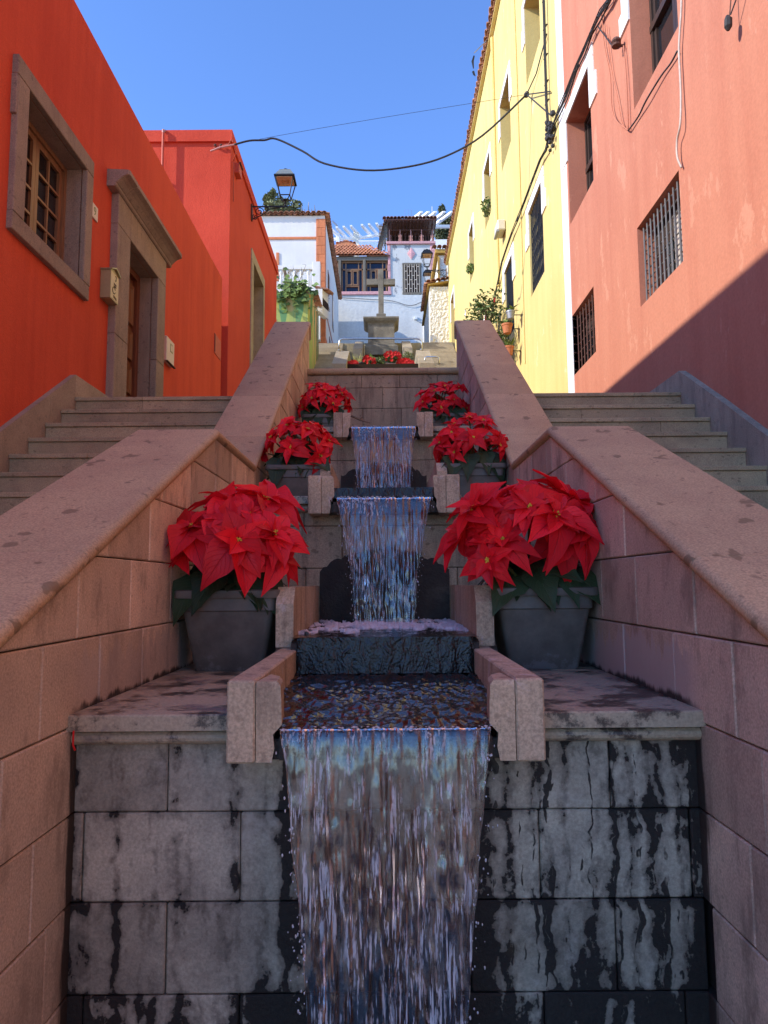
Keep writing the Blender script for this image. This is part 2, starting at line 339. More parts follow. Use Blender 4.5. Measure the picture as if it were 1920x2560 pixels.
class MB:
    def __init__(s): s.v = []; s.f = []; s.uv = None
    def add(s, vs, fs):
        b = len(s.v); s.v += [tuple(v) for v in vs]; s.f += [tuple(i + b for i in f) for f in fs]; return s
    def box(s, x0, x1, y0, y1, z0, z1, c=0.):
        if c <= 0:
            vs = [(x, y, z) for x in (x0, x1) for y in (y0, y1) for z in (z0, z1)]
            return s.add(vs, [(0, 1, 3, 2), (4, 6, 7, 5), (0, 4, 5, 1), (2, 3, 7, 6), (0, 2, 6, 4), (1, 5, 7, 3)])
        bm = []; X = (x0, x1); Y = (y0, y1); Z = (z0, z1); idx = {}
        for i in (0, 1):
            for j in (0, 1):
                for l in (0, 1):
                    sx, sy, sz = (c if i == 0 else -c), (c if j == 0 else -c), (c if l == 0 else -c)
                    for a, pnt in enumerate(((X[i], Y[j] + sy, Z[l] + sz), (X[i] + sx, Y[j], Z[l] + sz), (X[i] + sx, Y[j] + sy, Z[l]))):
                        idx[(i, j, l, a)] = len(bm); bm.append(pnt)
        F = []
        for i in (0, 1): F.append([idx[(i, j, l, 0)] for j, l in ((0, 0), (1, 0), (1, 1), (0, 1))])
        for j in (0, 1): F.append([idx[(i, j, l, 1)] for i, l in ((0, 0), (1, 0), (1, 1), (0, 1))])
        for l in (0, 1): F.append([idx[(i, j, l, 2)] for i, j in ((0, 0), (1, 0), (1, 1), (0, 1))])
        for j in (0, 1):
            for l in (0, 1): F.append([idx[(0, j, l, 1)], idx[(1, j, l, 1)], idx[(1, j, l, 2)], idx[(0, j, l, 2)]])
        for i in (0, 1):
            for l in (0, 1): F.append([idx[(i, 0, l, 0)], idx[(i, 1, l, 0)], idx[(i, 1, l, 2)], idx[(i, 0, l, 2)]])
        for i in (0, 1):
            for j in (0, 1): F.append([idx[(i, j, 0, 0)], idx[(i, j, 1, 0)], idx[(i, j, 1, 1)], idx[(i, j, 0, 1)]])
        for i in (0, 1):
            for j in (0, 1):
                for l in (0, 1): F.append([idx[(i, j, l, a)] for a in (0, 1, 2)])
        return s.add(bm, F)
    def tube(s, pts, r, n=8, caps=True):
        P = [Vector(p) for p in pts]; rr = r if isinstance(r, (list, tuple)) else [r] * len(P); b = len(s.v); up = None
        for i, p in enumerate(P):
            d = (P[min(i + 1, len(P) - 1)] - P[max(i - 1, 0)]).normalized()
            if up is None: up = d.orthogonal().normalized()
            up = (up - d * up.dot(d)).normalized() if (up - d * up.dot(d)).length > 1e-6 else d.orthogonal().normalized()
            q = d.cross(up)
            for a in range(n):
                t = 2 * math.pi * a / n; s.v.append(tuple(p + (up * math.cos(t) + q * math.sin(t)) * rr[i]))
        for i in range(len(P) - 1):
            for a in range(n):
                c = (a + 1) % n; s.f.append((b + i * n + a, b + i * n + c, b + (i + 1) * n + c, b + (i + 1) * n + a))
        if caps: s.f.append(tuple(b + a for a in range(n))[::-1]); s.f.append(tuple(b + (len(P) - 1) * n + a for a in range(n)))
        return s
    def ext(s, prof, axis, a0, a1):          # closed profile of two coords extruded along an axis
        n = len(prof)
        def mk(a, p): return (a, p[0], p[1]) if axis == 'x' else (p[0], a, p[1]) if axis == 'y' else (p[0], p[1], a)
        vs = [mk(a0, p) for p in prof] + [mk(a1, p) for p in prof]
        fs = [(i, (i + 1) % n, n + (i + 1) % n, n + i) for i in range(n)] + [tuple(range(n))[::-1], tuple(range(n, 2 * n))]
        return s.add(vs, fs)
    def loft(s, secs, caps=True):
        n = len(secs[0]); b = len(s.v)
        for sc in secs: s.v += [tuple(p) for p in sc]
        for i in range(len(secs) - 1):
            for a in range(n): c = (a + 1) % n; s.f.append((b + i * n + a, b + i * n + c, b + (i + 1) * n + c, b + (i + 1) * n + a))
        if caps: s.f.append(tuple(b + a for a in range(n))[::-1]); s.f.append(tuple(b + (len(secs) - 1) * n + a for a in range(n)))
        return s
    def lathe(s, c, prof, n=12):             # prof: list of (radius, z)
        return s.loft([[(c[0] + r * math.cos(2 * math.pi * a / n), c[1] + r * math.sin(2 * math.pi * a / n), c[2] + z) for a in range(n)] for r, z in prof])
    def blob(s, c, r, n=6, m=4, sq=(1, 1, 1)):
        return s.loft([[(c[0] + sq[0] * r * math.sin(t) * math.cos(2 * math.pi * a / n), c[1] + sq[1] * r * math.sin(t) * math.sin(2 * math.pi * a / n), c[2] + sq[2] * r * math.cos(t)) for a in range(n)] for t in [.15 + (math.pi - .3) * i / m for i in range(m + 1)]])
    def mesh(s, name, off=(0, 0, 0), smooth=False):
        me = bpy.data.meshes.new(name); o = Vector(off)
        me.from_pydata([tuple(Vector(v) - o) for v in s.v], [], s.f); me.update()
        if s.uv:
            u = me.uv_layers.new(name='UVMap')
            for lp in me.loops: u.data[lp.index].uv = s.uv[lp.vertex_index]
        if smooth:
            for p_ in me.polygons: p_.use_smooth = True
        return me
    def build(s, name, mat, parent=None, smooth=False, angle=None):
        if parent is None:
            xs, ys, zs = zip(*s.v); off = Vector(((min(xs) + max(xs)) / 2, (min(ys) + max(ys)) / 2, min(zs)))
        else: off = wl(parent)
        me = s.mesh(name, off, smooth or angle is not None)
        if angle is not None: me.set_sharp_from_angle(angle=R(angle))
        me.materials.append(M[mat] if isinstance(mat, str) else mat)
        o = bpy.data.objects.new(name, me); col.objects.link(o)
        if parent is None: o.location = off
        else: o.parent = parent
        return o

def wall(mb, plane, c, u0, u1, z0, z1, ops, into):
    """flat wall with real openings: ops = (u0,u1,z0,z1,depth); into = sign of the way in"""
    us = sorted({u0, u1, *[o[0] for o in ops], *[o[1] for o in ops]}); zs = sorted({z0, z1, *[o[2] for o in ops], *[o[3] for o in ops]})
    mk = (lambda d, u, z: (c + d, u, z)) if plane == 'x' else (lambda d, u, z: (u, c + d, z))
    for i in range(len(us) - 1):
        for j in range(len(zs) - 1):
            um, zm = (us[i] + us[i + 1]) / 2, (zs[j] + zs[j + 1]) / 2
            if any(o[0] < um < o[1] and o[2] < zm < o[3] for o in ops): continue
            mb.add([mk(0, us[i], zs[j]), mk(0, us[i + 1], zs[j]), mk(0, us[i + 1], zs[j + 1]), mk(0, us[i], zs[j + 1])], [(0, 1, 2, 3)])
    for a, b, e, f, d in ops:
        d *= into; q = [(a, e), (b, e), (b, f), (a, f)]
        for i in range(4):
            p1, p2 = q[i], q[(i + 1) % 4]
            mb.add([mk(0, *p1), mk(0, *p2), mk(d, *p2), mk(d, *p1)], [(0, 1, 2, 3)])
    return mb
def font_mesh(txt, size):
    cu = bpy.data.curves.new('lettering', 'FONT'); cu.body = txt; cu.size = size; cu.extrude = .001; cu.align_x = 'CENTER'; cu.align_y = 'CENTER'
    o = bpy.data.objects.new('lettering', cu); col.objects.link(o)
    bpy.context.view_layer.update()
    me = bpy.data.meshes.new_from_object(o.evaluated_get(bpy.context.evaluated_depsgraph_get()))
    bpy.data.objects.remove(o); return me
def put_mesh(name, me, mat, parent, loc, rot=(0, 0, 0)):
    o = bpy.data.objects.new(name, me); col.objects.link(o); o.parent = parent
    if not me.materials: me.materials.append(M[mat])
    o.location = Vector(loc) - (wl(parent) if parent else Vector()); o.rotation_euler = rot; return o

# ================================================================ GROUND AND TERRACES
g = MB().box(-60, 60, -60, 90, -1.8, -1.5); tag(g.build('ground', 'ground'), kind='structure')
t = MB()
t.box(-2.9, -1.24, 6.33, 10.6, -1.5, 1.70); t.box(1.24, 2.8, 6.33, 10.6, -1.5, 1.70); t.box(-3.2, 3.0, 14.45, 17.45, -1.5, 4.30)
t.box(-3.2, 3.0, 20.65, 22.0, -1.5, 6.25); t.box(-7, 7, 26.65, 60, -1.5, 9.27)
t.box(-1.27, 1.27, 8.4, 14.45, -1.5, 2.2); t.box(-1.27, 1.27, 17.45, 20.65, -1.5, 4.9); t.box(-1.5, 1.5, 22.0, 26.65, -1.5, 6.4)
tag(t.build('terrace_landing', 'step'), kind='structure')
# hillside under the houses above the stairs
t = MB(); t.box(-40, -3.2, 18.3, 60, -1.5, 8.0); t.box(3.2, 40, 28.5, 60, -1.5, 8.9); t.box(-40, 40, 60, 90, -1.5, 12)
tag(t.build('hillside_ground', 'ground'), kind='structure')

# ================================================================ FOUNTAIN
XI, XO = .86, 1.255
fountain = thing('cascade_fountain', 'stepped stone fountain with three grey spouts pouring water between two sloping parapets', 'fountain', (0, 3.5, -1.5))
COURSE = [round(-.147 + .237 * n, 3) for n in range(-6, 16)]
def tier_wall(y, z0, z1, mat, joints):
    core = MB().box(-.868, .868, y + .03, y + .3, z0, z1).build('tier_wall', 'mortar', fountain)
    zz = [z0] + [c for c in COURSE if z0 + .02 < c < z1 - .02] + [z1]
    for r in range(len(zz) - 1):
        key = zz[r]
        xs = joints(r, zz[r], zz[r + 1]); xs = [-.866] + xs + [.866]
        for i in range(len(xs) - 1):
            pr = random.uniform(-.002, .002)
            b = MB().box(xs[i] + .0016, xs[i + 1] - .0016, y + pr, y + .06, zz[r] + .0016, zz[r + 1] - .0016, .004).build('stone_block', mat, core)
    return core
def reg(r, z0, z1):
    o = -.866 + (.42 if r % 2 else .21); xs = []
    while o < .8: xs.append(o + random.uniform(-.02, .02)); o += .43
    return xs
def j0(r, z0, z1):
    if z1 > -.45: return [-.605, -.2, .2, .62]
    if z1 > -.65: return [-.835, -.402, .02, .42, .835]
    if z1 > -.9: return [-.60, -.18, .225, .62]
    return [-.82, -.4, 0, .42, .80] if r % 2 else [-.6, -.2, .2, .6]
DY, DZ = 1.94, (0, .838, 1.664)
tier_wall(2.03, -1.5, -.43, 'wet', j0)
tier_wall(3.97, -.36, .408, 'back', reg)
tier_wall(5.91, .47, 1.236, 'back', reg)
tier_wall(7.90, 1.30, 2.375, 'back', reg)
# ledges with a flat fascia over a half-round moulding
for i in range(3):
    y = 2.03 + DY * i; z = -.3475 + DZ[i]
    arc = [(y - .012 - .030 * math.sin(a), z - .0665 + .0205 * math.cos(a)) for a in [math.pi * q / 8 for q in range(9)]]
    prof = [(y + 1.96, z), (y - .058, z), (y - .062, z - .004), (y - .062, z - .043), (y - .03, z - .046)] + arc + [(y + .03, z - .087), (y + .03, z - .05), (y + 1.96, z - .05)]
    for xa, xb in ((-.866, -.337), (.337, .866)): MB().ext(prof, 'x', xa, xb).build('ledge', 'ledge', fountain)
# coping of the back wall
y = 7.9; z = 2.45
arc = [(y - .012 - .032 * math.sin(a), z - .036 + .036 * math.cos(a)) for a in [math.pi * q / 8 for q in range(9)]]
for a, b in ((-.866, -.39), (-.387, .12), (.123, .5), (.503, .866)):
    MB().ext([(y + .45, z)] + arc + [(y + .45, z - .072)], 'x', a, b).build('coping_stone', 'slab', fountain)
def chunk(mb, pts_top, pts_bot): return mb.loft([pts_bot, pts_top])
def spout(i):
    oy, oz = DY * i, DZ[i]
    floor = MB().box(-.336, .336, 1.90 + oy, 2.85 + oy, -.452 + oz, -.40 + oz, .004).build('spout_floor', 'algae', fountain)
    MB().box(-.275, .275, 1.885 + oy, 1.90 + oy, -.45 + oz, -.392 + oz).build('spout_lip', 'algae', fountain)
    for sx in (-1, 1):
        f = lambda a, b: (min(sx * a, sx * b), max(sx * a, sx * b))
        x0, x1 = f(.338, .412)
        # side slab: a long upright stone, standing out past the wall
        MB().box(x0, x1, 1.88 + oy, 2.838 + oy, -.457 + oz, -.247 + oz, .005).build('side_slab', 'channel', fountain)
        # short inner cheek with a broken lower edge
        rr = random.Random(i * 2 + sx)
        secs = []
        for zz, inn, yf in ((-.455, .300, 1.884), (-.42, .283, 1.882), (-.385, .288, 1.884), (-.36, .272, 1.881), (-.30, .270, 1.880), (-.262, .273, 1.880), (-.250, .280, 1.884)):
            inn += rr.uniform(-.007, .007)
            secs.append([(sx * inn, yf + oy, zz + oz), (sx * .3355, yf + oy, zz + oz), (sx * .3355, 2.12 + oy, zz + oz - .01), (sx * (inn + .02), 2.07 + oy, zz + oz - .01)])
        MB().loft(secs).build('cheek_stone', 'channel', fountain)
        # tall block beside the upper pool, chamfered in front
        x0, x1 = f(.362, .432); ya = 2.84 + oy
        pr = [(ya, -.245 + oz), (ya, -.075 + oz), (ya + .06, -.008 + oz), (ya + 1.1, -.008 + oz), (ya + 1.1, -.245 + oz)]
        MB().ext(pr, 'x', x0, x1).build('pool_side_block', 'channel', fountain)
    # stone step holding the upper pool
    n = 26; mb = MB(); vs = []
    for a in range(n + 1):
        x = -.36 + .72 * a / n
        for b, (yy, zz) in enumerate(((2.76, -.40), (2.745, -.33), (2.742, -.27), (2.75, -.225), (2.78, -.214), (3.98, -.214))):
            d = noise.noise((x * 18, zz * 30 + i, 3.)) * .003 if b < 4 else noise.noise((x * 9, i, 1.)) * .003
            vs.append((x, yy + oy + (d if b < 4 else 0), zz + oz + (0 if b < 4 else d)))
    mb.add(vs, [(a * 6 + b, (a + 1) * 6 + b, (a + 1) * 6 + b + 1, a * 6 + b + 1) for a in range(n) for b in range(5)])
    mb.build('pool_step', 'algae', fountain, angle=50)
for i in range(3): spout(i)
# algae-dark panel strips flanking each fall
for i, (za, zb) in enumerate(((-.21, .20), (.63, 1.02))):
    pts = [(-.36, za)] + [(.36, za)] + [(x / 50, zb - .12 * (x / 18) ** 2 + noise.noise((x * .4, i, 3.)) * .035 + noise.noise((x * 1.3, i, 8.)) * .012) for x in range(18, -19, -1)]
    MB().ext([(p_[0], p_[1]) for p_ in pts], 'y', 3.9605 + DY * i, 3.972 + DY * i).build('algae_patch', 'algae', fountain)

# ================================================================ PARAPETS
def ztop(y): return .80 - .445 * (3.59 - y) if y < 3.59 else .80 if y < 4.65 else .80 + .665 * (y - 4.65)
def clip(poly, f):
    out = []
    for i in range(len(poly)):
        a, b = poly[i], poly[(i + 1) % len(poly)]; fa, fb = f(a), f(b)
        if fa >= 0: out.append(a)
        if fa * fb < 0: t_ = fa / (fa - fb); out.append((a[0] + (b[0] - a[0]) * t_, a[1] + (b[1] - a[1]) * t_))
    return out
YB = [.95, 3.59, 4.65, 8.07]
def parapet(sx, label, mat):
    pt = thing('parapet_wall', label, 'parapet', (sx * 1.06, 4.5, -1.5))
    prof = [(.95, -1.5)] + [(y, ztop(y) - .052) for y in YB] + [(8.07, -1.5)]
    x0, x1 = sorted((sx * .885, sx * 1.235))
    core = MB().ext(prof, 'x', x0, x1).build('wall_core', 'mortar', pt)
    # outer face plaster
    # inner cladding stones
    for n in range(len(COURSE) - 1):
        za, zb = COURSE[n], COURSE[n + 1]
        y = .95 + (0 if n % 2 else -.2) + random.uniform(-.05, .05)
        while y < 8.07:
            L_ = random.uniform(.36, .46); ya, yb = max(y, .95), min(y + L_, 8.07); y += L_
            if yb - ya < .02: continue
            for k_ in range(3):
                a, b = max(ya, YB[k_]), min(yb, YB[k_ + 1])
                if b - a < .015: continue
                # skip stones wholly below the stepped floor behind them
                fl = -1.5 if a < 1.9 else -.5 if b < 3.97 else .3 if b < 5.9 else 1.1
                if b > 2.1 and zb < fl: continue
                poly = [(a, za), (b, za), (b, zb), (a, zb)]
                s_ = (ztop(YB[k_ + 1] - 1e-4) - ztop(YB[k_] + 1e-4)) / (YB[k_ + 1] - YB[k_]); z_ = ztop(YB[k_] + 1e-4) - .050
                poly = clip(poly, lambda p_: z_ + s_ * (p_[0] - YB[k_]) - p_[1])
                if len(poly) < 3: continue
                cx_ = sum(p_[0] for p_ in poly) / len(poly); cz_ = sum(p_[1] for p_ in poly) / len(poly)
                def shr(d):
                    o = []
                    for p_ in poly:
                        vx, vz = cx_ - p_[0], cz_ - p_[1]; o.append((p_[0] + max(-d, min(d, vx)) , p_[1] + max(-d, min(d, vz))))
                    return o
                pr = random.uniform(-.0015, .0015)
                q0, q1 = shr(.0022), shr(.0062)
                secs = [[(sx * .89, p_[0], p_[1]) for p_ in q0], [(sx * (.864 + pr), p_[0], p_[1]) for p_ in q0], [(sx * (.860 + pr), p_[0], p_[1]) for p_ in q1]]
                MB().loft(secs).build('cladding_stone', mat, pt)
    # coping slabs with a rounded inner nosing
    joints = [.95, 1.45, 2.02, 2.92, 3.59, 4.65, 5.06, 5.82, 6.54, 7.31, 8.07]
    if sx > 0: joints[2:4] = [1.95, 2.86]
    arc = [(.868 - .026 * math.sin(a), -.027 + .027 * math.cos(a)) for a in [math.pi * q / 7 for q in range(8)]]
    cs = [(1.262, -.05), (1.262, -.004), (1.258, 0.)] + arc + [(.885, -.054)]
    for a, b in zip(joints, joints[1:]):
        g_ = .0012
        secs = [[(sx * c[0], yy, ztop(min(max(yy, a + 1e-3), b - 1e-3)) + c[1]) for c in cs] for yy in (a + g_, b - g_)]
        MB().loft(secs).build('coping_slab', 'slab', pt, angle=40)
    # drip end of the coping at the top of the run
    MB().loft([[(sx * c[0], yy, ztop(8.069) + c[1] - dz) for c in cs] for yy, dz in ((8.071, 0), (8.10, .03), (8.12, .16))]).build('coping_end', 'slab', pt, angle=40)
    return pt
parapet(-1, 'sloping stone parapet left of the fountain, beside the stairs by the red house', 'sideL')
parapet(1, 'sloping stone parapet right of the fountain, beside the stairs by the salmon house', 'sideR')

# ================================================================ STAIRS
def stairs(name, label, x0, x1, y0, z0, n, seed, rise=.18, run=.27, simple=False):
    rr = random.Random(seed)
    st = thing(name, label, 'staircase', ((x0 + x1) / 2, y0, z0 - rise * n))
    for k_ in range(n):
        y, z = y0 - run * k_, z0 - rise * k_
        d = run + .05
        if simple:
            MB().box(x0, x1, y, y + d, z - rise - .01, z, .004).build('step', 'tan', st); continue
        base = MB().box(x0, x1, y + .035, y + d, z - rise - .03, z - .034).build('step', 'mortar', st)
        m_ = x0 + (x1 - x0) * rr.uniform(.35, .72)
        for a, b in ((x0, m_), (m_, x1)):
            MB().box(a + .001, b - .001, y - .012, y + d - .006, z - .033, z, .004).build('tread_stone', 'step', base)
        m_ += rr.choice((0, -.1, .08))
        for a, b in ((x0, m_), (m_, x1)):
            MB().box(a + .001, b - .001, y + .004, y + .04, z - rise + .0015, z - .0345, .002).build('riser_stone', 'step', base)
    return st
stairs('staircase', 'wide stone steps climbing between the left parapet and the red house', -2.79, -1.263, 6.30, 1.705, 18, 1)
stairs('staircase', 'wide stone steps climbing between the right parapet and the salmon house', 1.263, 2.70, 6.30, 1.71, 18, 2)
stairs('staircase', 'upper flight of steps climbing past the orange house', -2.8, -1.27, 14.4, 4.3, 14, 3, .1857, .27, simple=True)
stairs('staircase', 'upper flight of steps climbing beside the yellow house wall', 1.27, 2.74, 14.4, 4.3, 14, 4, .1857, .27, simple=True)
stairs('staircase', 'middle flight of steps along the orange house beyond its stone framed door', -2.8, -1.27, 20.6, 6.25, 11, 7, .1773, .285, simple=True)
stairs('staircase', 'middle flight of steps along the far half of the yellow house', 1.27, 2.74, 20.6, 6.25, 11, 8, .1773, .285, simple=True)
stairs('staircase', 'sunny narrow steps left of the cross, below the green mural wall', -2.62, -1.53, 26.6, 9.27, 17, 5, .1776, .27, simple=True)
stairs('staircase', 'sunny narrow steps right of the cross, below the rough cream house', 1.53, 2.70, 26.6, 9.27, 17, 6, .1776, .27, simple=True)
def skirt(name, label, x0, x1, pts_y, mat):
    o = thing(name, label, 'stair skirting', ((x0 + x1) / 2, 5, -1.5))
    ya = [(-1.0, None)]
    def zt(y): return 1.915 if y >= 6.29 else 1.915 - .655 * (6.29 - y)
    for a, b in zip(pts_y, pts_y[1:]):
        MB().ext([(a + .001, max(-1.5, zt(a) - .75)), (b - .001, max(-1.5, zt(b - .001) - .75)), (b - .001, zt(b - .001)), (a + .001, zt(a + .001))], 'x', x0, x1).build('skirting_slab', mat, o)
    return o
skirt('stair_skirting', 'pale stone skirting with a pointed crest along the foot of the red wall', -2.862, -2.79, [1.6, 2.5, 3.4, 4.2, 5.05, 5.83, 6.29, 7.08], 'tan')
skirt('stair_skirting', 'grey stone skirting with a pointed crest along the foot of the salmon wall', 2.70, 2.765, [1.6, 2.5, 3.4, 4.1, 4.9, 5.6, 6.32, 7.16], 'greystone')
e = MB().ext([(10.9, 1.7), (11.6, 1.7), (11.25, 3.05), (11.0, 2.98)], 'x', -2.85, -2.80).build('stair_skirting', 'tan')
tag(e, 'small grey stone peak showing above the top step by the orange corner', 'stair skirting')

# ================================================================ WATER
def sheet(name, y0, z0, z1, w0, w1, throw, seed, nx=90, nz=130):
    front, back = [], []
    for j in range(nz + 1):
        t_ = j / nz; z = z0 - (z0 - z1) * t_; ww = w1 + (w0 - w1) * (1 - t_) ** 1.6 if t_ < 1 else w1
        yy = y0 - throw * math.sqrt(t_)
        for i in range(nx + 1):
            u = -1 + 2 * i / nx
            edge = noise.noise((t_ * 9, seed, u * .2)) * .02 * (abs(u) > .9)
            x = u * ww + edge * .4 + noise.noise((u * 3, t_ * 4, seed)) * .006
            a = .35 + .65 * min(1, t_ * 3)
            d = noise.noise((x * 26 + seed, z * 2.2, 1.)) * .009 + noise.noise((x * 66, z * 4 + seed, 2.)) * .0085 + noise.noise((x * 120, z * 16, seed)) * .0022 + noise.noise((x * 60, z * 22 + seed, 7.)) * .0028
            lip = max(0, 1 - t_ * 14) * abs(noise.noise((x * 45, seed, 5.))) * .012
            front.append((x, yy + d * a - lip, z + (lip * .4 if j == 0 else 0)))
            th = .004 + .008 * (noise.noise((x * 34, z * 5, seed + 9.)) * .5 + .5) + (.012 if abs(u) > .955 else 0)
            back.append((x, yy + d * a + th, z))
    n1 = nx + 1; N = len(front)
    fs = [(j * n1 + i, j * n1 + i + 1, (j + 1) * n1 + i + 1, (j + 1) * n1 + i) for j in range(nz) for i in range(nx)]
    mb = MB(); mb.add(front + back, fs + [tuple(N + v for v in f[::-1]) for f in fs])
    rim = [i for i in range(nx)]
    for i in range(nx): mb.f.append((i, N + i, N + i + 1, i + 1)); b = nz * n1; mb.f.append((b + i + 1, N + b + i + 1, N + b + i, b + i))
    for j in range(nz): mb.f.append((j * n1, (j + 1) * n1, N + (j + 1) * n1, N + j * n1)); mb.f.append((j * n1 + nx, N + j * n1 + nx, N + (j + 1) * n1 + nx, (j + 1) * n1 + nx))
    tag(mb.build(name, 'water', smooth=True), kind='structure')
sheet('waterfall', 1.882, -.372, -1.36, .272, .180, .07, 11., 130, 220)
sheet('waterfall', 1.882 + DY, -.372 + DZ[1], -.205, .258, .155, .09, 23., 110, 150)
sheet('waterfall', 1.882 + DY * 2, -.372 + DZ[2], -.205 + DZ[1], .268, .21, .09, 37., 100, 120)
def pool(name, x, y0, y1, z0, z1, seed, nx=70, ny=70, amp=.006):
    vs = []
    for j in range(ny + 1):
        for i in range(nx + 1):
            xx = -x + 2 * x * i / nx; yy = y0 + (y1 - y0) * j / ny
            d = noise.noise((xx * 22, yy * 14, seed)) * amp + noise.noise((xx * 55, yy * 40, seed)) * amp * .55
            vs.append((xx, yy, z0 + (z1 - z0) * j / ny + d))
    mb = MB(); mb.add(vs, [(j * (nx + 1) + i, j * (nx + 1) + i + 1, (j + 1) * (nx + 1) + i + 1, (j + 1) * (nx + 1) + i) for j in range(ny) for i in range(nx)])
    tag(mb.build(name, 'pool', smooth=True), kind='structure')
for i in range(3):
    pool('channel_water', .337, 1.884 + DY * i, 2.76 + DY * i, -.372 + DZ[i], -.335 + DZ[i], 3. + i, 130 if i == 0 else 60, 150 if i == 0 else 60, .011)
    pool('pool_water', .361, 2.752 + DY * i, 3.968 + DY * i, -.203 + DZ[i], -.2 + DZ[i], 8. + i, 60, 60, .004)
# trickle over the front of the pool steps
for i in range(2):
    vs = []; nx, nz = 260, 56
    for j in range(nz + 1):
        for a in range(nx + 1):
            xx = -.335 + .67 * a / nx; zz = -.20 - .135 * j / nz
            d = noise.noise((xx * 30, zz * 5, 4.)) * .004 + noise.noise((xx * 85 + 3 * noise.noise((xx * 20, zz * 20, 1.)), zz * 24, 2.)) * .0022 + noise.noise((xx * 160, zz * 120, 6.)) * .0011
            vs.append((xx, 2.733 + d + DY * i - .01 * (j / nz), zz + DZ[i]))
    mb = MB(); mb.add(vs, [(j * (nx + 1) + a, j * (nx + 1) + a + 1, (j + 1) * (nx + 1) + a + 1, (j + 1) * (nx + 1) + a) for j in range(nz) for a in range(nx)])
    tag(mb.build('step_trickle', 'trickle', smooth=True), kind='structure')
tag(MB().box(-.86, .86, .6, 2.06, -1.5, -1.34).build('basin_water', 'pool'), kind='structure')
# foam where the falls land, and loose drops along their edges
rr = random.Random(5)
def foam(n, fx, fy, z, r0, r1, name='foam'):
    mb = MB()
    for _ in range(n):
        x, y = fx(), fy(); mb.blob((x, y, z + rr.uniform(-.004, .006)), rr.uniform(r0, r1), 6, 3, (1.3, 1, .5))
    tag(mb.build(name, 'foam', smooth=True), kind='stuff')
def froth(x_, y0, y1, z, seed, thr):
    nx, ny = 130, 130; vs = []; keep = []
    for j in range(ny + 1):
        for i in range(nx + 1):
            xx = -x_ + 2 * x_ * i / nx; yy = y0 + (y1 - y0) * j / ny
            e = noise.noise((xx * 7, yy * 6, seed)) + .5 * noise.noise((xx * 22, yy * 20, seed)) + .25 - 1.1 * abs(yy - (y0 + y1) / 2 - .03) / (y1 - y0)
            bub = abs(noise.noise((xx * 75, yy * 60, seed))) * .012 + abs(noise.noise((xx * 30, yy * 26, seed + 4))) * .018
            keep.append(e > thr); vs.append((xx, yy, z + (bub + .004 if e > thr else -.012)))
    mb = MB(); mb.add(vs, [f for f in [(j * (nx + 1) + i, j * (nx + 1) + i + 1, (j + 1) * (nx + 1) + i + 1, (j + 1) * (nx + 1) + i) for j in range(ny) for i in range(nx)] if any(keep[v] for v in f)])
    tag(mb.build('foam', 'foam', smooth=True), kind='stuff')
froth(.358, 2.96, 3.95, -.206, 3.3, .02)
froth(.358, 2.96 + DY, 3.95 + DY, -.206 + DZ[1], 7.7, .1)
for i, (w0, z) in enumerate(((.272, -.372), (.258, -.372 + DZ[1]), (.268, -.372 + DZ[2]))):
    foam(80, lambda: rr.uniform(-w0, w0), lambda: 1.874 + DY * i + rr.uniform(-.008, .006), z + .002, .0015, .0048, 'lip_foam')
k = NT('water_drop'); k.b.inputs['Transmission Weight'].default_value = .6; k.b.inputs['Roughness'].default_value = .02; k.b.inputs['IOR'].default_value = 1.33
k.b.inputs['Base Color'].default_value = (.9, .93, .97, 1); M['drop'] = k.m
mb = MB()
for (y0, z0, z1, w0, w1, th, n) in ((1.882, -.372, -1.3, .272, .18, .07, 170), (3.822, .466, -.19, .258, .155, .09, 110), (5.762, 1.292, .64, .268, .21, .09, 80)):
    for _ in range(n):
        t_ = rr.random() ** .8; sd = rr.choice((-1, 1)); ww = w1 + (w0 - w1) * (1 - t_) ** 1.6
        mb.blob((sd * (ww + abs(rr.gauss(0, .016)) - .004), y0 - th * math.sqrt(t_) + rr.uniform(-.01, .01), z0 + (z1 - z0) * t_), rr.uniform(.0009, .0028), 6, 4, (1, 1, rr.uniform(1, 2.6)))
tag(mb.build('water_drops', 'drop', smooth=True), kind='stuff')
tw = MB().tube([(-.30, 5.86, 1.425), (-.24, 5.85, 1.395), (-.19, 5.87, 1.375), (-.11, 5.86, 1.348)], [.011, .010, .009, .006], 7).tube([(-.2, 5.868, 1.378), (-.17, 5.84, 1.40)], [.006, .003], 6)
tag(tw.build('stick', 'bark'), 'dark broken stick lying across the top spout beside the left stone', 'stick')
tg = MB().tube([(-.838, 1.955, -.385), (-.834, 1.945, -.42), (-.83, 1.95, -.435)], .0028, 6)
tag(tg.build('red_strap', 'redflower'), 'thin red strap caught at the left end of the lowest ledge', 'strap')

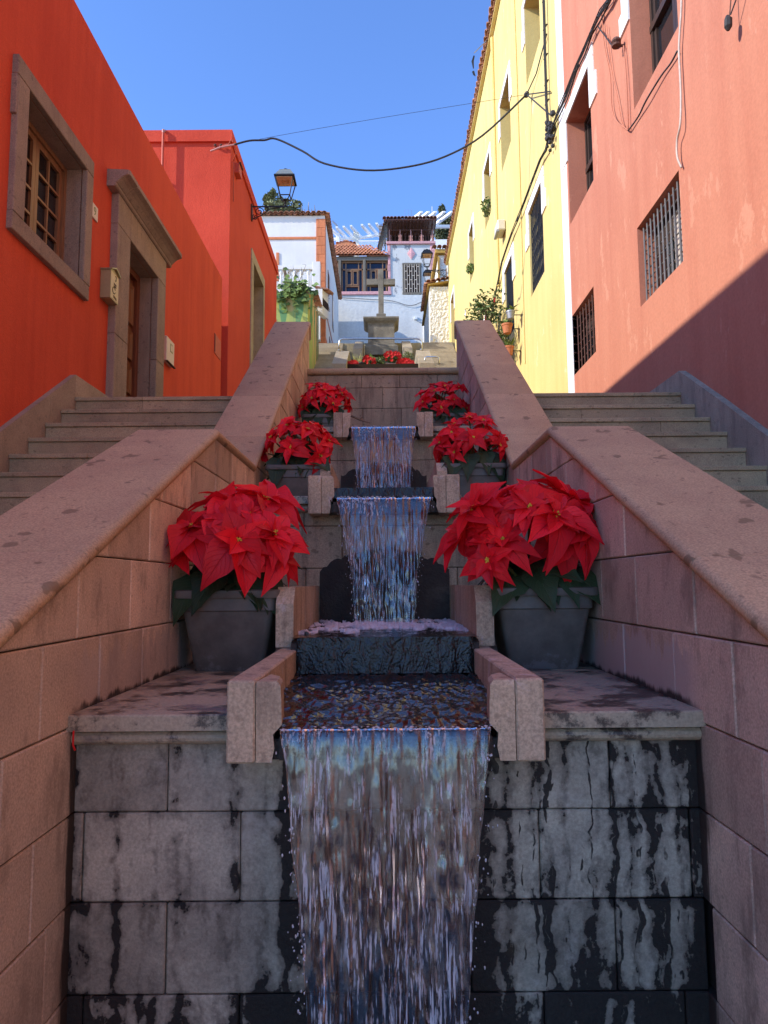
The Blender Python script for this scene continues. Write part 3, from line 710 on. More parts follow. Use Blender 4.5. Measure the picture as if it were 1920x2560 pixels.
# ================================================================ HOUSES
def shell(mb, x0, x1, y0, y1, z0, z1, skip):
    """box without the named facade sides ('x-','x+','y-','y+'), which are made with wall()"""
    q = {'x-': [(x0, y0, z0), (x0, y1, z0), (x0, y1, z1), (x0, y0, z1)], 'x+': [(x1, y0, z0), (x1, y1, z0), (x1, y1, z1), (x1, y0, z1)],
         'y-': [(x0, y0, z0), (x1, y0, z0), (x1, y0, z1), (x0, y0, z1)], 'y+': [(x0, y1, z0), (x1, y1, z0), (x1, y1, z1), (x0, y1, z1)],
         'top': [(x0, y0, z1), (x1, y0, z1), (x1, y1, z1), (x0, y1, z1)]}
    for k_, v_ in q.items():
        if k_ not in skip: mb.add(v_, [(0, 1, 2, 3)])
    return mb
def window_x(parent, x, into, y0, y1, z0, z1, cols, rows, mat_f, mat_g='glass', fw=.05, bar=.022, leaves=1, blind=False):
    """a timber window in a wall that faces along x; x is its outer face"""
    d = .06 * into
    mb = MB()
    xs = sorted((x, x + d))
    mb.box(*xs, y0, y1, z0, z0 + fw).box(*xs, y0, y1, z1 - fw, z1).box(*xs, y0, y0 + fw, z0 + fw, z1 - fw).box(*xs, y1 - fw, y1, z0 + fw, z1 - fw)
    wd = mb.build('window', mat_f, parent)
    iy0, iy1 = y0 + fw, y1 - fw; lw = (iy1 - iy0) / leaves; sx = x + d * .35; xs2 = sorted((sx, sx + d * .6))
    for l in range(leaves):
        a, b = iy0 + lw * l + .002, iy0 + lw * (l + 1) - .002; s_ = MB(); f2 = fw * 1.1
        s_.box(*xs2, a, b, z0 + fw, z0 + fw + f2).box(*xs2, a, b, z1 - fw - f2, z1 - fw).box(*xs2, a, a + f2, z0 + fw + f2, z1 - fw - f2).box(*xs2, b - f2, b, z0 + fw + f2, z1 - fw - f2)
        s_.build('sash', mat_f, wd)
        ga, gb, gz0, gz1 = a + f2, b - f2, z0 + fw + f2, z1 - fw - f2
        for c_ in range(cols):
            for r_ in range(rows):
                p0, p1 = ga + (gb - ga) * c_ / cols, ga + (gb - ga) * (c_ + 1) / cols; q0, q1 = gz0 + (gz1 - gz0) * r_ / rows, gz0 + (gz1 - gz0) * (r_ + 1) / rows
                gx = sx + d * .42
                MB().box(*sorted((gx, gx + .006 * into)), p0 + .001, p1 - .001, q0 + .001, q1 - .001).build('pane', mat_g, wd)
        xb = sorted((sx + d * .05, sx + d * .4))
        for c_ in range(1, cols):
            yy = ga + (gb - ga) * c_ / cols; MB().box(*xb, yy - bar / 2, yy + bar / 2, gz0, gz1).build('glazing_bar', mat_f, wd)
        for r_ in range(1, rows):
            zz = gz0 + (gz1 - gz0) * r_ / rows; xb2 = sorted((sx + d * .02, sx + d * .38)); MB().box(*xb2, ga, gb, zz - bar / 2, zz + bar / 2).build('glazing_bar', mat_f, wd)
    return wd

# ---- red house at left
red = thing('red_house', 'bright red stuccoed house with a stone framed window and doorway, beside the left stairs', 'house', (-5, 2, -1.5))
XW = -2.84
mb = MB()
wall(mb, 'x', XW, -1.6, 12.12, -1.5, 5.42, [(5.29, 6.385, 2.845, 3.945, .30), (7.47, 8.43, 1.705, 3.79, .30)], -1)  # near end, out of view, cut short to let sun onto the ground
shell(mb, -9, XW, -1.6, 12.12, -1.5, 5.42, ('x+',))
mb.build('wall', 'red', red)
MB().box(-3.16, -3.13, 5.2, 6.5, 2.8, 4.0).build('room_back', 'dim', red); 
# window surround in four stones, upper left one standing a little proud
def ybox(name, x0, x1, y0, y1, z0, z1, mat, par, c=.006): return MB().box(x0, x1, y0, y1, z0, z1, c).build(name, mat, par)
ybox('window_surround_stone', -2.86, -2.792, 5.10, 6.535, 3.945, 4.105, 'surround', red)
ybox('window_surround_stone', -2.86, -2.794, 5.115, 6.52, 2.70, 2.845, 'surround', red)
ybox('window_surround_stone', -2.86, -2.793, 5.118, 5.29, 2.8465, 3.9435, 'surround', red)
ybox('window_surround_stone', -2.86, -2.793, 6.385, 6.535, 2.8465, 3.9435, 'surround', red)
ybox('window_surround_stone', -2.86, -2.795, 5.096, 5.117, 3.62, 3.944, 'surround', red)
MB().box(-3.18, -2.846, 5.24, 6.44, 3.94, 3.955).box(-3.18, -2.846, 6.38, 6.395, 2.85, 3.94).box(-3.18, -2.846, 5.28, 5.295, 2.85, 3.94).build('window_reveal', 'surround', red)
window_x(red, -2.985, -1, 5.29, 6.385, 2.845, 3.945, 2, 4, 'timber', leaves=2, fw=.05)
# door surround, door and cornice
for a, b, z0, z1 in ((7.10, 7.47, 1.705, 2.6), (7.10, 7.47, 2.602, 3.788), (8.43, 8.73, 1.705, 2.75), (8.43, 8.73, 2.752, 3.788), (7.10, 7.46, 3.79, 4.12), (7.462, 8.73, 3.79, 4.12)):
    ybox('door_surround_stone', -2.86, -2.763, a, b, z0, z1, 'surround', red)
MB().box(-3.2, -2.846, 7.45, 8.45, 3.785, 3.8).box(-3.2, -2.846, 8.425, 8.44, 1.71, 3.785).box(-3.2, -2.846, 7.46, 7.475, 1.71, 3.785).build('door_reveal', 'surround', red)
prof = [(-2.86, 4.121), (-2.755, 4.121), (-2.742, 4.13), (-2.736, 4.145), (-2.742, 4.158), (-2.73, 4.165), (-2.715, 4.18), (-2.69, 4.205), (-2.655, 4.228), (-2.622, 4.24), (-2.605, 4.246), (-2.605, 4.292), (-2.86, 4.305)]
n = len(prof); secs = []
for yy, s_ in ((6.955, .92), (6.975, 1.), (7.20, 1.), (7.215, .93), (7.235, .99), (7.6, 1.), (8.2, 1.), (8.86, 1.), (8.885, .95)):
    secs.append([(-2.84 + (p_[0] + 2.84) * s_, yy, p_[1]) for p_ in prof])
MB().loft(secs).build('door_cornice', 'surround', red)
dr = MB().box(-3.09, -3.04, 7.48, 8.42, 1.71, 3.785).build('door', 'doorwood', red)
MB().box(-3.04, -2.985, 7.477, 7.53, 1.71, 3.783).box(-3.04, -2.985, 8.33, 8.423, 1.71, 3.783).box(-3.04, -2.985, 7.53, 8.33, 3.70, 3.783).build('door_frame', 'timber2', dr)
for a, b in ((7.56, 7.92), (7.97, 8.31)):
    for z0, z1 in ((1.85, 2.2), (2.26, 2.62), (2.68, 3.05), (3.11, 3.62)):
        MB().loft([[(-3.04, a, z0), (-3.04, b, z0), (-3.04, b, z1), (-3.04, a, z1)], [(-3.01, a + .01, z0 + .01), (-3.01, b - .01, z0 + .01), (-3.01, b - .01, z1 - .01), (-3.01, a + .01, z1 - .01)], [(-3.025, a + .06, z0 + .06), (-3.025, b - .06, z0 + .06), (-3.025, b - .06, z1 - .06), (-3.025, a + .06, z1 - .06)]]).build('door_panel', 'doorwood', dr)
MB().tube([(-3.04, 7.95, 2.7), (-2.97, 7.95, 2.7)], [.025, .03], 10).build('handle', 'khaki', dr)
# flush red meter hatch
ht = MB().box(-2.846, -2.828, 11.6, 12.05, 3.90, 4.24, .004).build('meter_hatch', 'redmetal', red)
MB().box(-2.828, -2.82, 11.6, 11.625, 3.92, 4.22).build('hinge', 'rust', ht)
# mailbox
mbx = thing('mailbox', 'khaki gabled metal mailbox with dark markings, fixed beside the stone doorway', 'mailbox', (-2.79, 6.98, 2.89))
MB().ext([(6.875, 2.89), (7.088, 2.89), (7.088, 3.185), (6.98, 3.225), (6.875, 3.185)], 'x', -2.838, -2.735).build('body', 'khaki', mbx)
MB().ext([(6.862, 3.182), (6.98, 3.227), (7.10, 3.182), (7.10, 3.194), (6.98, 3.243), (6.862, 3.194)], 'x', -2.838, -2.715).build('lid', 'khaki', mbx)
MB().box(-2.736, -2.7325, 6.883, 7.08, 2.90, 3.175).build('front_plate', 'litkhaki', mbx)
arc = lambda cy, cz, r, a0, a1, n_=12: [(-2.731, cy + r * math.cos(R(a0 + (a1 - a0) * i / n_)), cz + r * math.sin(R(a0 + (a1 - a0) * i / n_))) for i in range(n_ + 1)]
mk = MB().tube(arc(6.96, 2.995, .035, 20, 340), .0035, 5).tube([(-2.731, 6.95, 2.94), (-2.731, 7.03, 2.93)], .003, 5).tube([(-2.731, 6.95, 2.925), (-2.731, 7.03, 2.915)], .003, 5)
mk.tube(arc(7.0, 3.145, .014, -60, 150), .003, 5).tube(arc(7.0, 3.12, .012, -150, 60), .003, 5)
for i in range(5): mk.tube([(-2.731, 6.955 + i * .014, 3.075), (-2.731, 6.96 + i * .014, 3.055)], .0022, 4).tube([(-2.731, 6.955 + i * .014, 3.05), (-2.731, 6.96 + i * .014, 3.035)], .0022, 4)
mk.build('emblem', 'ink', mbx)
# house number and meter box
hp = thing('house_number', 'small cream tile with the number 9 on the red wall', 'number tile', (-2.83, 6.655, 3.6))
MB().box(-2.846, -2.825, 6.585, 6.735, 3.6, 3.745, .003).build('tile', 'cream', hp)
put_mesh('number', font_mesh('9', .12), 'greenink', hp, (-2.8235, 6.66, 3.672), (R(90), 0, R(90)))
mt = thing('meter_box', 'cream meter cabinet with a small green window on the red wall right of the doorway', 'meter box', (-2.83, 9.07, 2.89))
MB().box(-2.846, -2.79, 8.91, 9.24, 2.895, 3.225, .006).build('cabinet', 'cream', mt)
MB().box(-2.792, -2.787, 9.06, 9.16, 3.06, 3.17).build('window', 'greenink', mt); MB().box(-2.7875, -2.785, 9.075, 9.145, 3.075, 3.155).build('label_plate', 'cream', mt)
MB().box(-2.80, -2.77, 8.90, 9.25, 2.885, 2.896).build('drip_edge', 'ink', mt)

# ---- orange house
org = thing('orange_house', 'taller orange red house with a flat parapet band behind the red house', 'house', (-5, 15, 1))
mb = MB(); wall(mb, 'x', -2.82, 12.55, 18.25, -1.5, 8.47, [(14.86, 16.10, 4.3, 6.99, .34)], -1)
shell(mb, -9, -2.82, 12.55, 18.25, -1.5, 8.47, ('x+',)); mb.build('wall', 'orange', org)
MB().ext([(-9, 12.50), (-2.785, 12.50), (-2.785, 18.28), (-9, 18.28)], 'z', 8.265, 8.49).build('parapet_band', 'orange', org)
for a, b, z0, z1 in ((14.62, 14.86, 4.3, 6.988), (16.10, 16.26, 4.3, 6.988), (14.62, 16.26, 6.99, 7.22)): ybox('door_surround_stone', -2.84, -2.79, a, b, z0, z1, 'tan', org)
MB().box(-3.2, -2.826, 16.095, 16.11, 4.3, 6.985).box(-3.2, -2.826, 14.85, 14.865, 4.3, 6.985).box(-3.2, -2.826, 14.85, 16.11, 6.985, 7.).build('door_reveal', 'tan', org)
MB().box(-3.22, -3.17, 14.87, 16.09, 4.3, 6.98).build('door', 'timber', org)
# things fixed on it
dp = thing('drainpipe', 'slim red pipe standing against the orange gable above the red roof', 'pipe', (-4.06, 12.46, 5.4))
MB().tube([(-4.06, 12.45, 5.4), (-4.06, 12.45, 8.40)], .024, 8).build('pipe', 'redmetal', dp); MB().tube([(-4.06, 12.45, 8.40), (-4.06, 12.45, 8.45), (-4.05, 12.5, 8.47)], .028, 8).build('elbow', 'pinkplastic', dp)
for zz in (6.4, 7.5): MB().box(-4.10, -4.02, 12.44, 12.55, zz, zz + .03).build('clip', 'redmetal', dp)
jb = thing('junction_box', 'small rusty red box on the orange wall near its corner', 'junction box', (-2.8, 12.98, 7.86))
MB().box(-2.83, -2.72, 12.86, 13.1, 7.86, 8.06, .006).build('box', 'redmetal', jb); MB().box(-2.72, -2.69, 12.85, 13.11, 8.05, 8.07).build('lid', 'rust', jb)
ab = thing('wire_anchor', 'pink painted iron bracket with insulators at the top corner of the orange house', 'bracket', (-2.95, 12.45, 8.0))
MB().tube([(-3.16, 12.40, 8.0), (-2.98, 12.37, 8.05), (-2.72, 12.38, 8.11)], .018, 7).build('arm', 'pinkplastic', ab)
MB().tube([(-3.14, 12.55, 8.16), (-2.83, 12.45, 8.16), (-2.78, 12.4, 8.22), (-2.74, 12.4, 8.18)], .015, 7).build('hook', 'redmetal', ab)
for i in range(3): MB().blob((-3.1 + i * .11, 12.5, 8.18), .028, 7, 5).build('insulator', 'rust', ab)
MB().tube([(-2.72, 12.38, 8.11), (-2.70, 12.45, 7.98), (-2.78, 12.62, 7.93), (-2.79, 12.7, 7.4), (-2.79, 12.72, 7.2)], .012, 6).build('lead_wire', 'redmetal', ab)

# ---- salmon house
sal = thing('salmon_house', 'tall weathered salmon pink house with barred windows, right of the stairs', 'house', (5, 2, -1.5))
XS = 2.765
W = [(6.1, 7.27, 5.13, 7.6, .30), (8.77, 9.93, 5.22, 6.81, .34), (6.25, 7.345, 2.93, 3.81, .26), (8.95, 10.0, 2.98, 3.86, .26), (3.45, 4.62, 2.9, 3.83, .26), (3.3, 4.45, 5.13, 7.6, .3)]
mb = MB(); wall(mb, 'x', XS, -4, 10.02, -1.5, 11.5, W, 1); shell(mb, XS, 9, -4, 10.02, -1.5, 11.5, ('x-',)); mb.build('wall', 'salmon', sal)
MB().box(XS - .012, XS + .2, 10.0, 10.32, -1.5, 13.1, .004).build('white_corner_strip', 'trimwhite', sal)
ws = window_x(sal, XS + .22, 1, 6.1, 7.27, 5.13, 7.6, 1, 1, 'frame_dark', leaves=2)
MB().box(XS + .21, XS + .27, 6.1, 7.27, 6.02, 6.10).build('transom', 'frame_dark', ws)
ws = window_x(sal, XS + .26, 1, 8.77, 9.93, 5.22, 6.81, 1, 1, 'frame_dark', leaves=2); MB().box(XS + .25, XS + .31, 8.77, 9.93, 6.0, 6.08).build('transom', 'frame_dark', ws)
# white stepped trim
def trim(par, y0, y1, ztop_, zb, wd, x, drop=.55, step=.12, dy=.0):
    """white band over the head of an opening that runs down both jambs and ends in a stepped ear"""
    mb = MB(); xa, xb = sorted((x, x + .09))
    MB().box(x - .022, x + .06, y0 - wd, y1 + wd, ztop_ + .004, ztop_ + wd * .95, .003).build('head_trim', 'trimwhite', par)
    for s_, e in ((-1, y0), (1, y1)):
        a, b = sorted((e + s_ * .004, e + s_ * wd)); MB().box(x - .0215, x + .06, a, b, ztop_ - drop * .45, ztop_ - .0015, .003).build('jamb_trim', 'trimwhite', par)
        a, b = sorted((e + s_ * .005, e + s_ * (wd + step))); MB().box(x - .0225, x + .06, a, b, ztop_ - drop, ztop_ - drop * .452, .003).build('ear_trim', 'trimwhite', par)
trim(sal, 8.77, 9.93, 6.81, 0, .20, XS, .60, .10)
for a, b, z0, z1 in ((7.272, 7.47, 6.44, 7.8), (7.272, 7.56, 6.20, 6.438)): MB().box(XS - .022, XS + .06, a, b, z0, z1, .003).build('jamb_trim', 'trimwhite', sal)
def grille(par, x, y0, y1, z0, z1, nv, nh, mat, vx=0., r=.010, hook=False):
    g_ = MB().box(x + .14, x + .16, y0 + .003, y1 - .003, z0 + .003, z1 - .003).build('window', 'dim', par)
    mid = (y0 + y1) / 2
    MB().box(x + .115, x + .135, y0 + .03, mid, z0 + .04, z0 + (z1 - z0) * .78).build('shutter', 'blind', g_)
    MB().box(x + .115, x + .135, mid + .03, y1 - .05, z0 + .04, z0 + (z1 - z0) * .6).build('shutter', 'glass', g_)
    for i in range(nv):
        yy = y0 + (y1 - y0) * (i + .6) / (nv + .2); MB().tube([(x + vx, yy, z0 + .01), (x + vx, yy, z1 - .015)], r, 6).build('upright_bar', mat, g_)
    for i in range(nh):
        zz = z0 + (z1 - z0) * (i + .5) / nh; MB().tube([(x + vx + .02, y0 + .005, zz), (x + vx + .02, y1 - .005, zz)], r * .9, 6).build('cross_bar', mat, g_)
    if hook:
        for i in range(nh):
            zz = z0 + (z1 - z0) * (i + .5) / nh; MB().tube([(x + vx + .018, y1 - .015, zz), (x - .03, y1 - .03, zz + .01), (x - .05, y1 - .05, zz)], r * .8, 5).build('hook', mat, g_)
    return g_
grille(sal, XS + .05, 6.25, 7.345, 2.93, 3.81, 11, 8, 'lattice', r=.0085)
grille(sal, XS + .05, 8.95, 10.0, 2.98, 3.86, 7, 7, 'rust', r=.009, hook=True)
grille(sal, XS + .05, 3.45, 4.62, 2.9, 3.83, 10, 7, 'rust'); window_x(sal, XS + .22, 1, 3.3, 4.45, 5.13, 7.6, 1, 1, 'frame_dark', leaves=2)

# ---- yellow house
yel = thing('yellow_house', 'long pale yellow house with a tiled eave and white trimmed windows, beyond the salmon house', 'house', (5, 19, 1))
YW = 2.75
Y1 = [(11.32, 12.5), (14.16, 15.34), (16.95, 17.98), (20.35, 21.38), (23.3, 24.4), (26.2, 27.45)]
ops = [(a, b, 9.32, 10.9, .36) for a, b in Y1[:4]] + [(26.2, 27.45, 8.8, 11.2, .3)]
ops += [(11.55, 12.64, 5.25, 6.85, .22), (14.34, 15.3, 5.3, 6.9, .22)]
mb = MB(); wall(mb, 'x', YW, 10.32, 28.5, -1.5, 13.3, ops, 1); shell(mb, YW, 9, 10.32, 28.5, -1.5, 13.3, ('x-',)); mb.build('wall', 'yellow', yel)
for a, b in Y1[:4]:
    wd_ = MB().box(YW + .3, YW + .33, a, b, 9.32, 10.9).build('window', 'frame_dark', yel)
    MB().box(YW + .295, YW + .3, a + .06, (a + b) / 2 - .03, 9.38, 10.84).build('pane', 'glass', wd_); MB().box(YW + .295, YW + .3, (a + b) / 2 + .03, b - .06, 9.38, 10.84).build('pane', 'glass', wd_)
    trim(yel, a, b, 10.9, 0, .15, YW, .72, .09)
MB().box(YW + .24, YW + .27, 26.2, 27.45, 8.8, 11.2).build('door', 'timber', yel); trim(yel, 26.2, 27.45, 11.2, 0, .15, YW, .8, .08)
for (a, b, z0, z1) in ((11.55, 12.64, 5.25, 6.85), (14.34, 15.3, 5.3, 6.9)):
    trim(yel, a, b, z1, 0, .19, YW, .6, .1)
    g_ = MB().box(YW + .17, YW + .19, a + .003, b - .003, z0 + .003, z1 - .003).build('window', 'dim', yel)
    MB().box(YW + .14, YW + .16, (a + b) / 2, b - .08, z0 + .05, z1 - .6).build('shutter', 'greywood', g_)
    for i in range(10): yy = a + (b - a) * (i + .5) / 10; MB().tube([(YW + .03, yy, z0 + .01), (YW + .03, yy, z1 - .01)], .010, 6).build('upright_bar', 'black', g_)
    mb = MB()
    for i in range(9):
        for j in range(10):
            cy, cz = a + (b - a) * (i + .5 + .5 * (j % 2)) / 9.6, z0 + (z1 - z0 - .35) * (j + .5) / 10
            if cy + .06 > b: continue
            mb.tube([(YW + .045, cy + .055 * math.cos(2 * math.pi * q / 8), cz + .075 * math.sin(2 * math.pi * q / 8)) for q in range(9)], .006, 4, False)
    mb.build('scroll_work', 'darkiron', g_)
# eave: cover tiles over channel tiles, sticking out of the wall head, roof slope behind
def tile_mesh(name, r0, r1, L_, up=True, n_=6):
    mb = MB(); ro, ri = 1., .84; secs = []
    for y_, r_ in ((0, r0), (L_, r1)):
        o = [(r_ * math.cos(math.pi * q / n_), y_, r_ * math.sin(math.pi * q / n_) * .8) for q in range(n_ + 1)]; i_ = [(p_[0] * ri, p_[1], p_[2] * ri) for p_ in reversed(o)]
        secs.append(o + i_)
    mb.loft(secs)
    if not up: mb.v = [(x, y, -z) for x, y, z in mb.v]
    me = mb.mesh(name, smooth=False); return me
TC = tile_mesh('roof_tile', .105, .085, .5); TU = tile_mesh('roof_tile', .10, .085, .5, False)
TC.materials.append(M['oldtile']); TU.materials.append(M['oldtile'])
def tiles(par, me, places, rz, pitch, name='roof_tile'):
    for p_ in places:
        o = bpy.data.objects.new(name, me); col.objects.link(o); o.parent = par; o.location = Vector(p_) - wl(par)
        o.rotation_euler = (R(pitch + random.uniform(-2, 2)), 0, R(rz + random.uniform(-2.5, 2.5)))
ys = [10.42 + .225 * i for i in range(81)]
tiles(yel, TC, [(2.585 + random.uniform(-.012, .012), y, 13.335) for y in ys], -90, 16)
tiles(yel, TU, [(2.61 + random.uniform(-.012, .012), y + .112, 13.375) for y in ys], -90, 16)
MB().ext([(2.74, 13.3), (2.67, 13.3), (2.655, 13.28), (2.66, 13.265), (2.70, 13.25), (2.74, 13.24)], 'y', 10.34, 28.5).build('eave_moulding', 'yellow', yel)
MB().add([(2.68, 10.3, 13.36), (2.68, 28.6, 13.36), (6, 28.6, 14.6), (6, 10.3, 14.6)], [(0, 1, 2, 3)]).build('roof', 'oldtile', yel)
MB().tube([(2.735, 13.3, 4.2), (2.735, 13.28, 9), (2.735, 13.35, 11.9), (2.735, 13.33, 13.2)], .012, 6).build('conduit', 'yellow', yel)
MB().tube([(2.72, 15.95, 6.9), (2.72, 16.0, 9.2), (2.72, 16.02, 13.2)], .045, 8).build('downpipe', 'yellow', yel)
lb = thing('wall_light', 'small cream light fitting on the downpipe of the yellow wall', 'wall light', (2.66, 15.2, 7.75))
MB().box(2.56, 2.74, 14.98, 15.42, 7.78, 8.02, .02).build('housing', 'cream', lb); MB().box(2.54, 2.60, 15.0, 15.4, 7.75, 7.79).build('visor', 'greyiron', lb)

# ---- white corner house beyond the orange one
ch = thing('white_corner_house', 'white house with orange quoins and a wavy tiled eave behind the green wall', 'house', (-5, 32, 8))
mb = MB(); wall(mb, 'y', 28, -9, -2.36, 7, 15.2, [], 1); shell(mb, -9, -2.36, 28, 36.8, 7, 15.2, ('y-',)); mb.build('wall', 'white', ch)
for i in range(17):
    z0 = 8.5 + i * .385
    if z0 + .38 > 15.1: break
    sp = -2.53 + (.06 if i % 2 else -.06)
    for a, b in ((-2.71, sp), (sp, -2.33)): MB().box(a + .003, b - .003, 27.955, 28.02, z0 + .004, z0 + .381, .006).build('quoin_stone', 'quoin', ch)
    MB().box(-2.372, -2.331, 28.022, 28.33, z0 + .004, z0 + .381, .004).build('quoin_stone', 'quoin', ch)
MB().box(-9, -2.715, 27.95, 28.01, 14.17, 14.27, .01).build('string_course', 'quoin', ch)
MB().box(-2.365, -2.33, 28.34, 36.7, 11.2, 11.3).build('string_course', 'pinkplastic', ch)
for a, z0, z1 in ((29.6, 12.0, 13.6), (32.2, 12., 13.6), (34.3, 9.6, 11.), (30.4, 9.3, 10.9)):
    wv = MB().box(-2.365, -2.34, a, a + .75, z0, z1).build('window', 'timber2', ch); MB().box(-2.34, -2.335, a + .08, a + .67, z0 + .08, z1 - .08).build('pane', 'glass', wv)
MB().box(-2.365, -2.325, 28.34, 36.7, 7.2, 10.1).build('painted_dado', 'quoin', ch)
tiles(ch, TC, [(-8.8 + .222 * i, 27.80, 15.22) for i in range(30)], 0, 14); tiles(ch, TU, [(-8.69 + .222 * i, 27.83, 15.26) for i in range(29)], 0, 14)
tiles(ch, TC, [(-2.16, 28.0 + .222 * i, 15.24) for i in range(40)], 90, 14); tiles(ch, TU, [(-2.19, 28.11 + .222 * i, 15.28) for i in range(40)], 90, 14)
MB().add([(-9, 27.9, 15.27), (-2.3, 27.9, 15.27), (-2.3, 36.9, 15.27), (-9, 36.9, 15.27), (-5.5, 31, 16.3), (-5.5, 34, 16.3)], [(0, 1, 4), (1, 2, 5, 4), (2, 3, 5), (3, 0, 4, 5)]).build('roof', 'oldtile', ch)
# porch canopy on its street side
pc = MB().ext([(24.9, 10.72), (27.6, 11.72), (27.6, 10.6), (24.9, 9.75)], 'x', -2.36, -2.18).build('porch_wall', 'white', ch)
for i in range(11): y_ = 25.0 + i * .24; MB().box(-2.178, -2.165, y_, y_ + .12, 10.15 + i * .075, 10.42 + i * .075).build('vent_brick', 'dim', pc)
tiles(ch, TC, [(-1.98, 25.0 + .22 * i, 10.68 + .08 * i) for i in range(12)], 90, 16)
# small window edge on its front
wv = MB().box(-4.35, -4.24, 27.96, 28.02, 12.4, 13.6, .005).build('window_jamb', 'quoin', ch)

# ---- terrace balustrade on the green wall
bt = thing('terrace_balustrade', 'white terrace balustrade with turned balusters in front of the white corner house', 'balustrade', (-3.6, 27, 11.3))
MB().box(-2.74, -2.44, 26.85, 27.15, 9.5, 12.68, .012).build('pillar', 'white', bt)
MB().box(-6, -2.742, 26.88, 27.12, 12.38, 12.55, .012).build('handrail', 'white', bt); MB().box(-6, -2.742, 26.88, 27.12, 9.5, 11.62, .01).build('parapet_base', 'white', bt)
bme = MB().lathe((0, 0, 0), [(.075, 0), (.075, .05), (.045, .07), (.05, .12), (.095, .24), (.07, .36), (.035, .44), (.05, .5), (.04, .53), (.07, .6), (.085, .66), (.085, .76)], 10).mesh('baluster', smooth=True); bme.materials.append(M['white'])
for i in range(10):
    o = bpy.data.objects.new('baluster', bme); col.objects.link(o); o.parent = bt; o.location = Vector((-2.92 - .27 * i, 27, 11.62)) - wl(bt)

# ---- green mural wall
gw = thing('mural_wall', 'green garden wall painted with tall pointed leaves beside the orange house', 'wall', (-3, 24, 7))
MB().ext([(-6, 23.0), (-2.5, 23.0), (-2.38, 23.3), (-2.36, 25.3), (-2.6, 25.3), (-2.6, 23.3), (-6, 23.3)], 'z', 6.5, 9.75).build('wall', 'mural', gw)
MB().box(-2.37, -2.345, 24.6, 25.28, 6.5, 9.9).build('corner_post', 'treeleaf', gw)
tiles(gw, TC, [(-2.2, 23.3 + .23 * i, 9.80 + .03 * i) for i in range(10)], 90, 18)

# ---- far house with glazed gallery and tower
fh = thing('gallery_house', 'white house closing the street with a glazed timber gallery under red tiles', 'house', (-1, 38, 9))
mb = MB(); wall(mb, 'y', 37.5, -7, 2.7, 9.2, 15.75, [], 1); shell(mb, -7, 2.7, 37.5, 45, 9.2, 15.75, ('y-',)); mb.build('wall', 'bluewhite', fh)
MB().box(-2.8, .5, 37.42, 38.2, 15.76, 15.95, .02).build('sill_band', 'pink', fh)
MB().box(-3.2, .30, 38.25, 44, 15.95, 18.0).build('gallery_back', 'dim', fh)
MB().box(-3.0, .33, 37.75, 38.0, 17.86, 18.10, .01).build('lintel_beam', 'greywood', fh)
gx0 = [-3.35, -2.30, -.98, .26]
for x in (-2.34, -.98): MB().box(x - .07, x + .07, 37.70, 37.84, 15.95, 17.9, .01).build('post', 'greywood', fh)
for a, b in ((-2.25, -1.07), (-.89, .26), (-3.4, -2.43)):
    wd_ = MB().box(a, b, 37.88, 37.95, 15.96, 16.04).box(a, b, 37.88, 37.95, 17.36, 17.44).box(a, b, 37.88, 37.95, 17.78, 17.86).box(a, a + .06, 37.88, 37.95, 16.04, 17.78).box(b - .06, b, 37.88, 37.95, 16.04, 17.78).build('window', 'timber', fh)
    MB().box(a + .02, b - .02, 37.955, 37.965, 16.0, 17.8).build('pane', 'blueglass', wd_)
    for fx in (.2, .8): xx = a + (b - a) * fx; MB().box(xx - .03, xx + .03, 37.878, 37.949, 16.041, 17.779).build('mullion', 'timber', wd_)
    MB().box(a + (b - a) * .2, a + (b - a) * .8, 37.876, 37.947, 16.40, 16.47).build('transom', 'timber', wd_)
    xm = a + (b - a) * .5
    for s_ in (-1, 1):
        q0, q1 = sorted((xm + s_ * .015, xm + s_ * (b - a) * .27))
        MB().box(q0, q0 + .06, 37.86, 37.90, 16.48, 17.34).box(q1 - .06, q1, 37.86, 37.90, 16.48, 17.34).box(q0 + .06, q1 - .06, 37.86, 37.90, 16.48, 16.55).box(q0 + .06, q1 - .06, 37.86, 37.90, 17.27, 17.34).build('casement', 'timber', wd_)
FT = tile_mesh('roof_tile', .105, .085, .42); FT.materials.append(M['terracotta'])
for r_ in range(6):
    for c_ in range(20):
        x = -3.6 + c_ * .2 + (.1 if r_ % 2 else 0)
        zt_ = 18.13 + r_ * .2; yt = 37.62 + r_ * .235
        if x > .42 - r_ * .22 and r_ > 0: continue
        if x > .36: continue
        o = bpy.data.objects.new('roof_tile', FT); col.objects.link(o); o.parent = fh; o.location = Vector((x, yt, zt_)) - wl(fh); o.rotation_euler = (R(38), R(random.uniform(-4, 4)), R(random.uniform(-3, 3)))
MB().add([(-3.8, 37.65, 18.09), (.45, 37.65, 18.09), (-.9, 38.9, 19.16), (-3.8, 38.9, 19.16), (.45, 43, 18.4), (-.9, 41, 19.16)], [(0, 1, 2, 3), (1, 4, 5, 2)]).build('roof', 'terracotta', fh)
dm_ = MB().box(-2.5, -1.65, 39.3, 40.3, 18.9, 19.5).build('dormer', 'timber2', fh)
MB().box(-2.25, -1.85, 39.28, 39.31, 19.15, 19.42).build('pane', 'blueglass', dm_); MB().ext([(-2.7, 19.48), (-2.08, 19.78), (-1.48, 19.48), (-1.52, 19.43), (-2.64, 19.43)], 'y', 39.15, 40.4).build('dormer_roof', 'terracotta', dm_)
for i in range(6):
    tl = bpy.data.objects.new('dormer_tile', FT); col.objects.link(tl); tl.parent = dm_; tl.location = Vector((-2.55 + .19 * i, 39.12, 19.56 + (.1 - abs(i - 2.5) * .04))) - wl(dm_); tl.rotation_euler = (R(15), 0, 0)
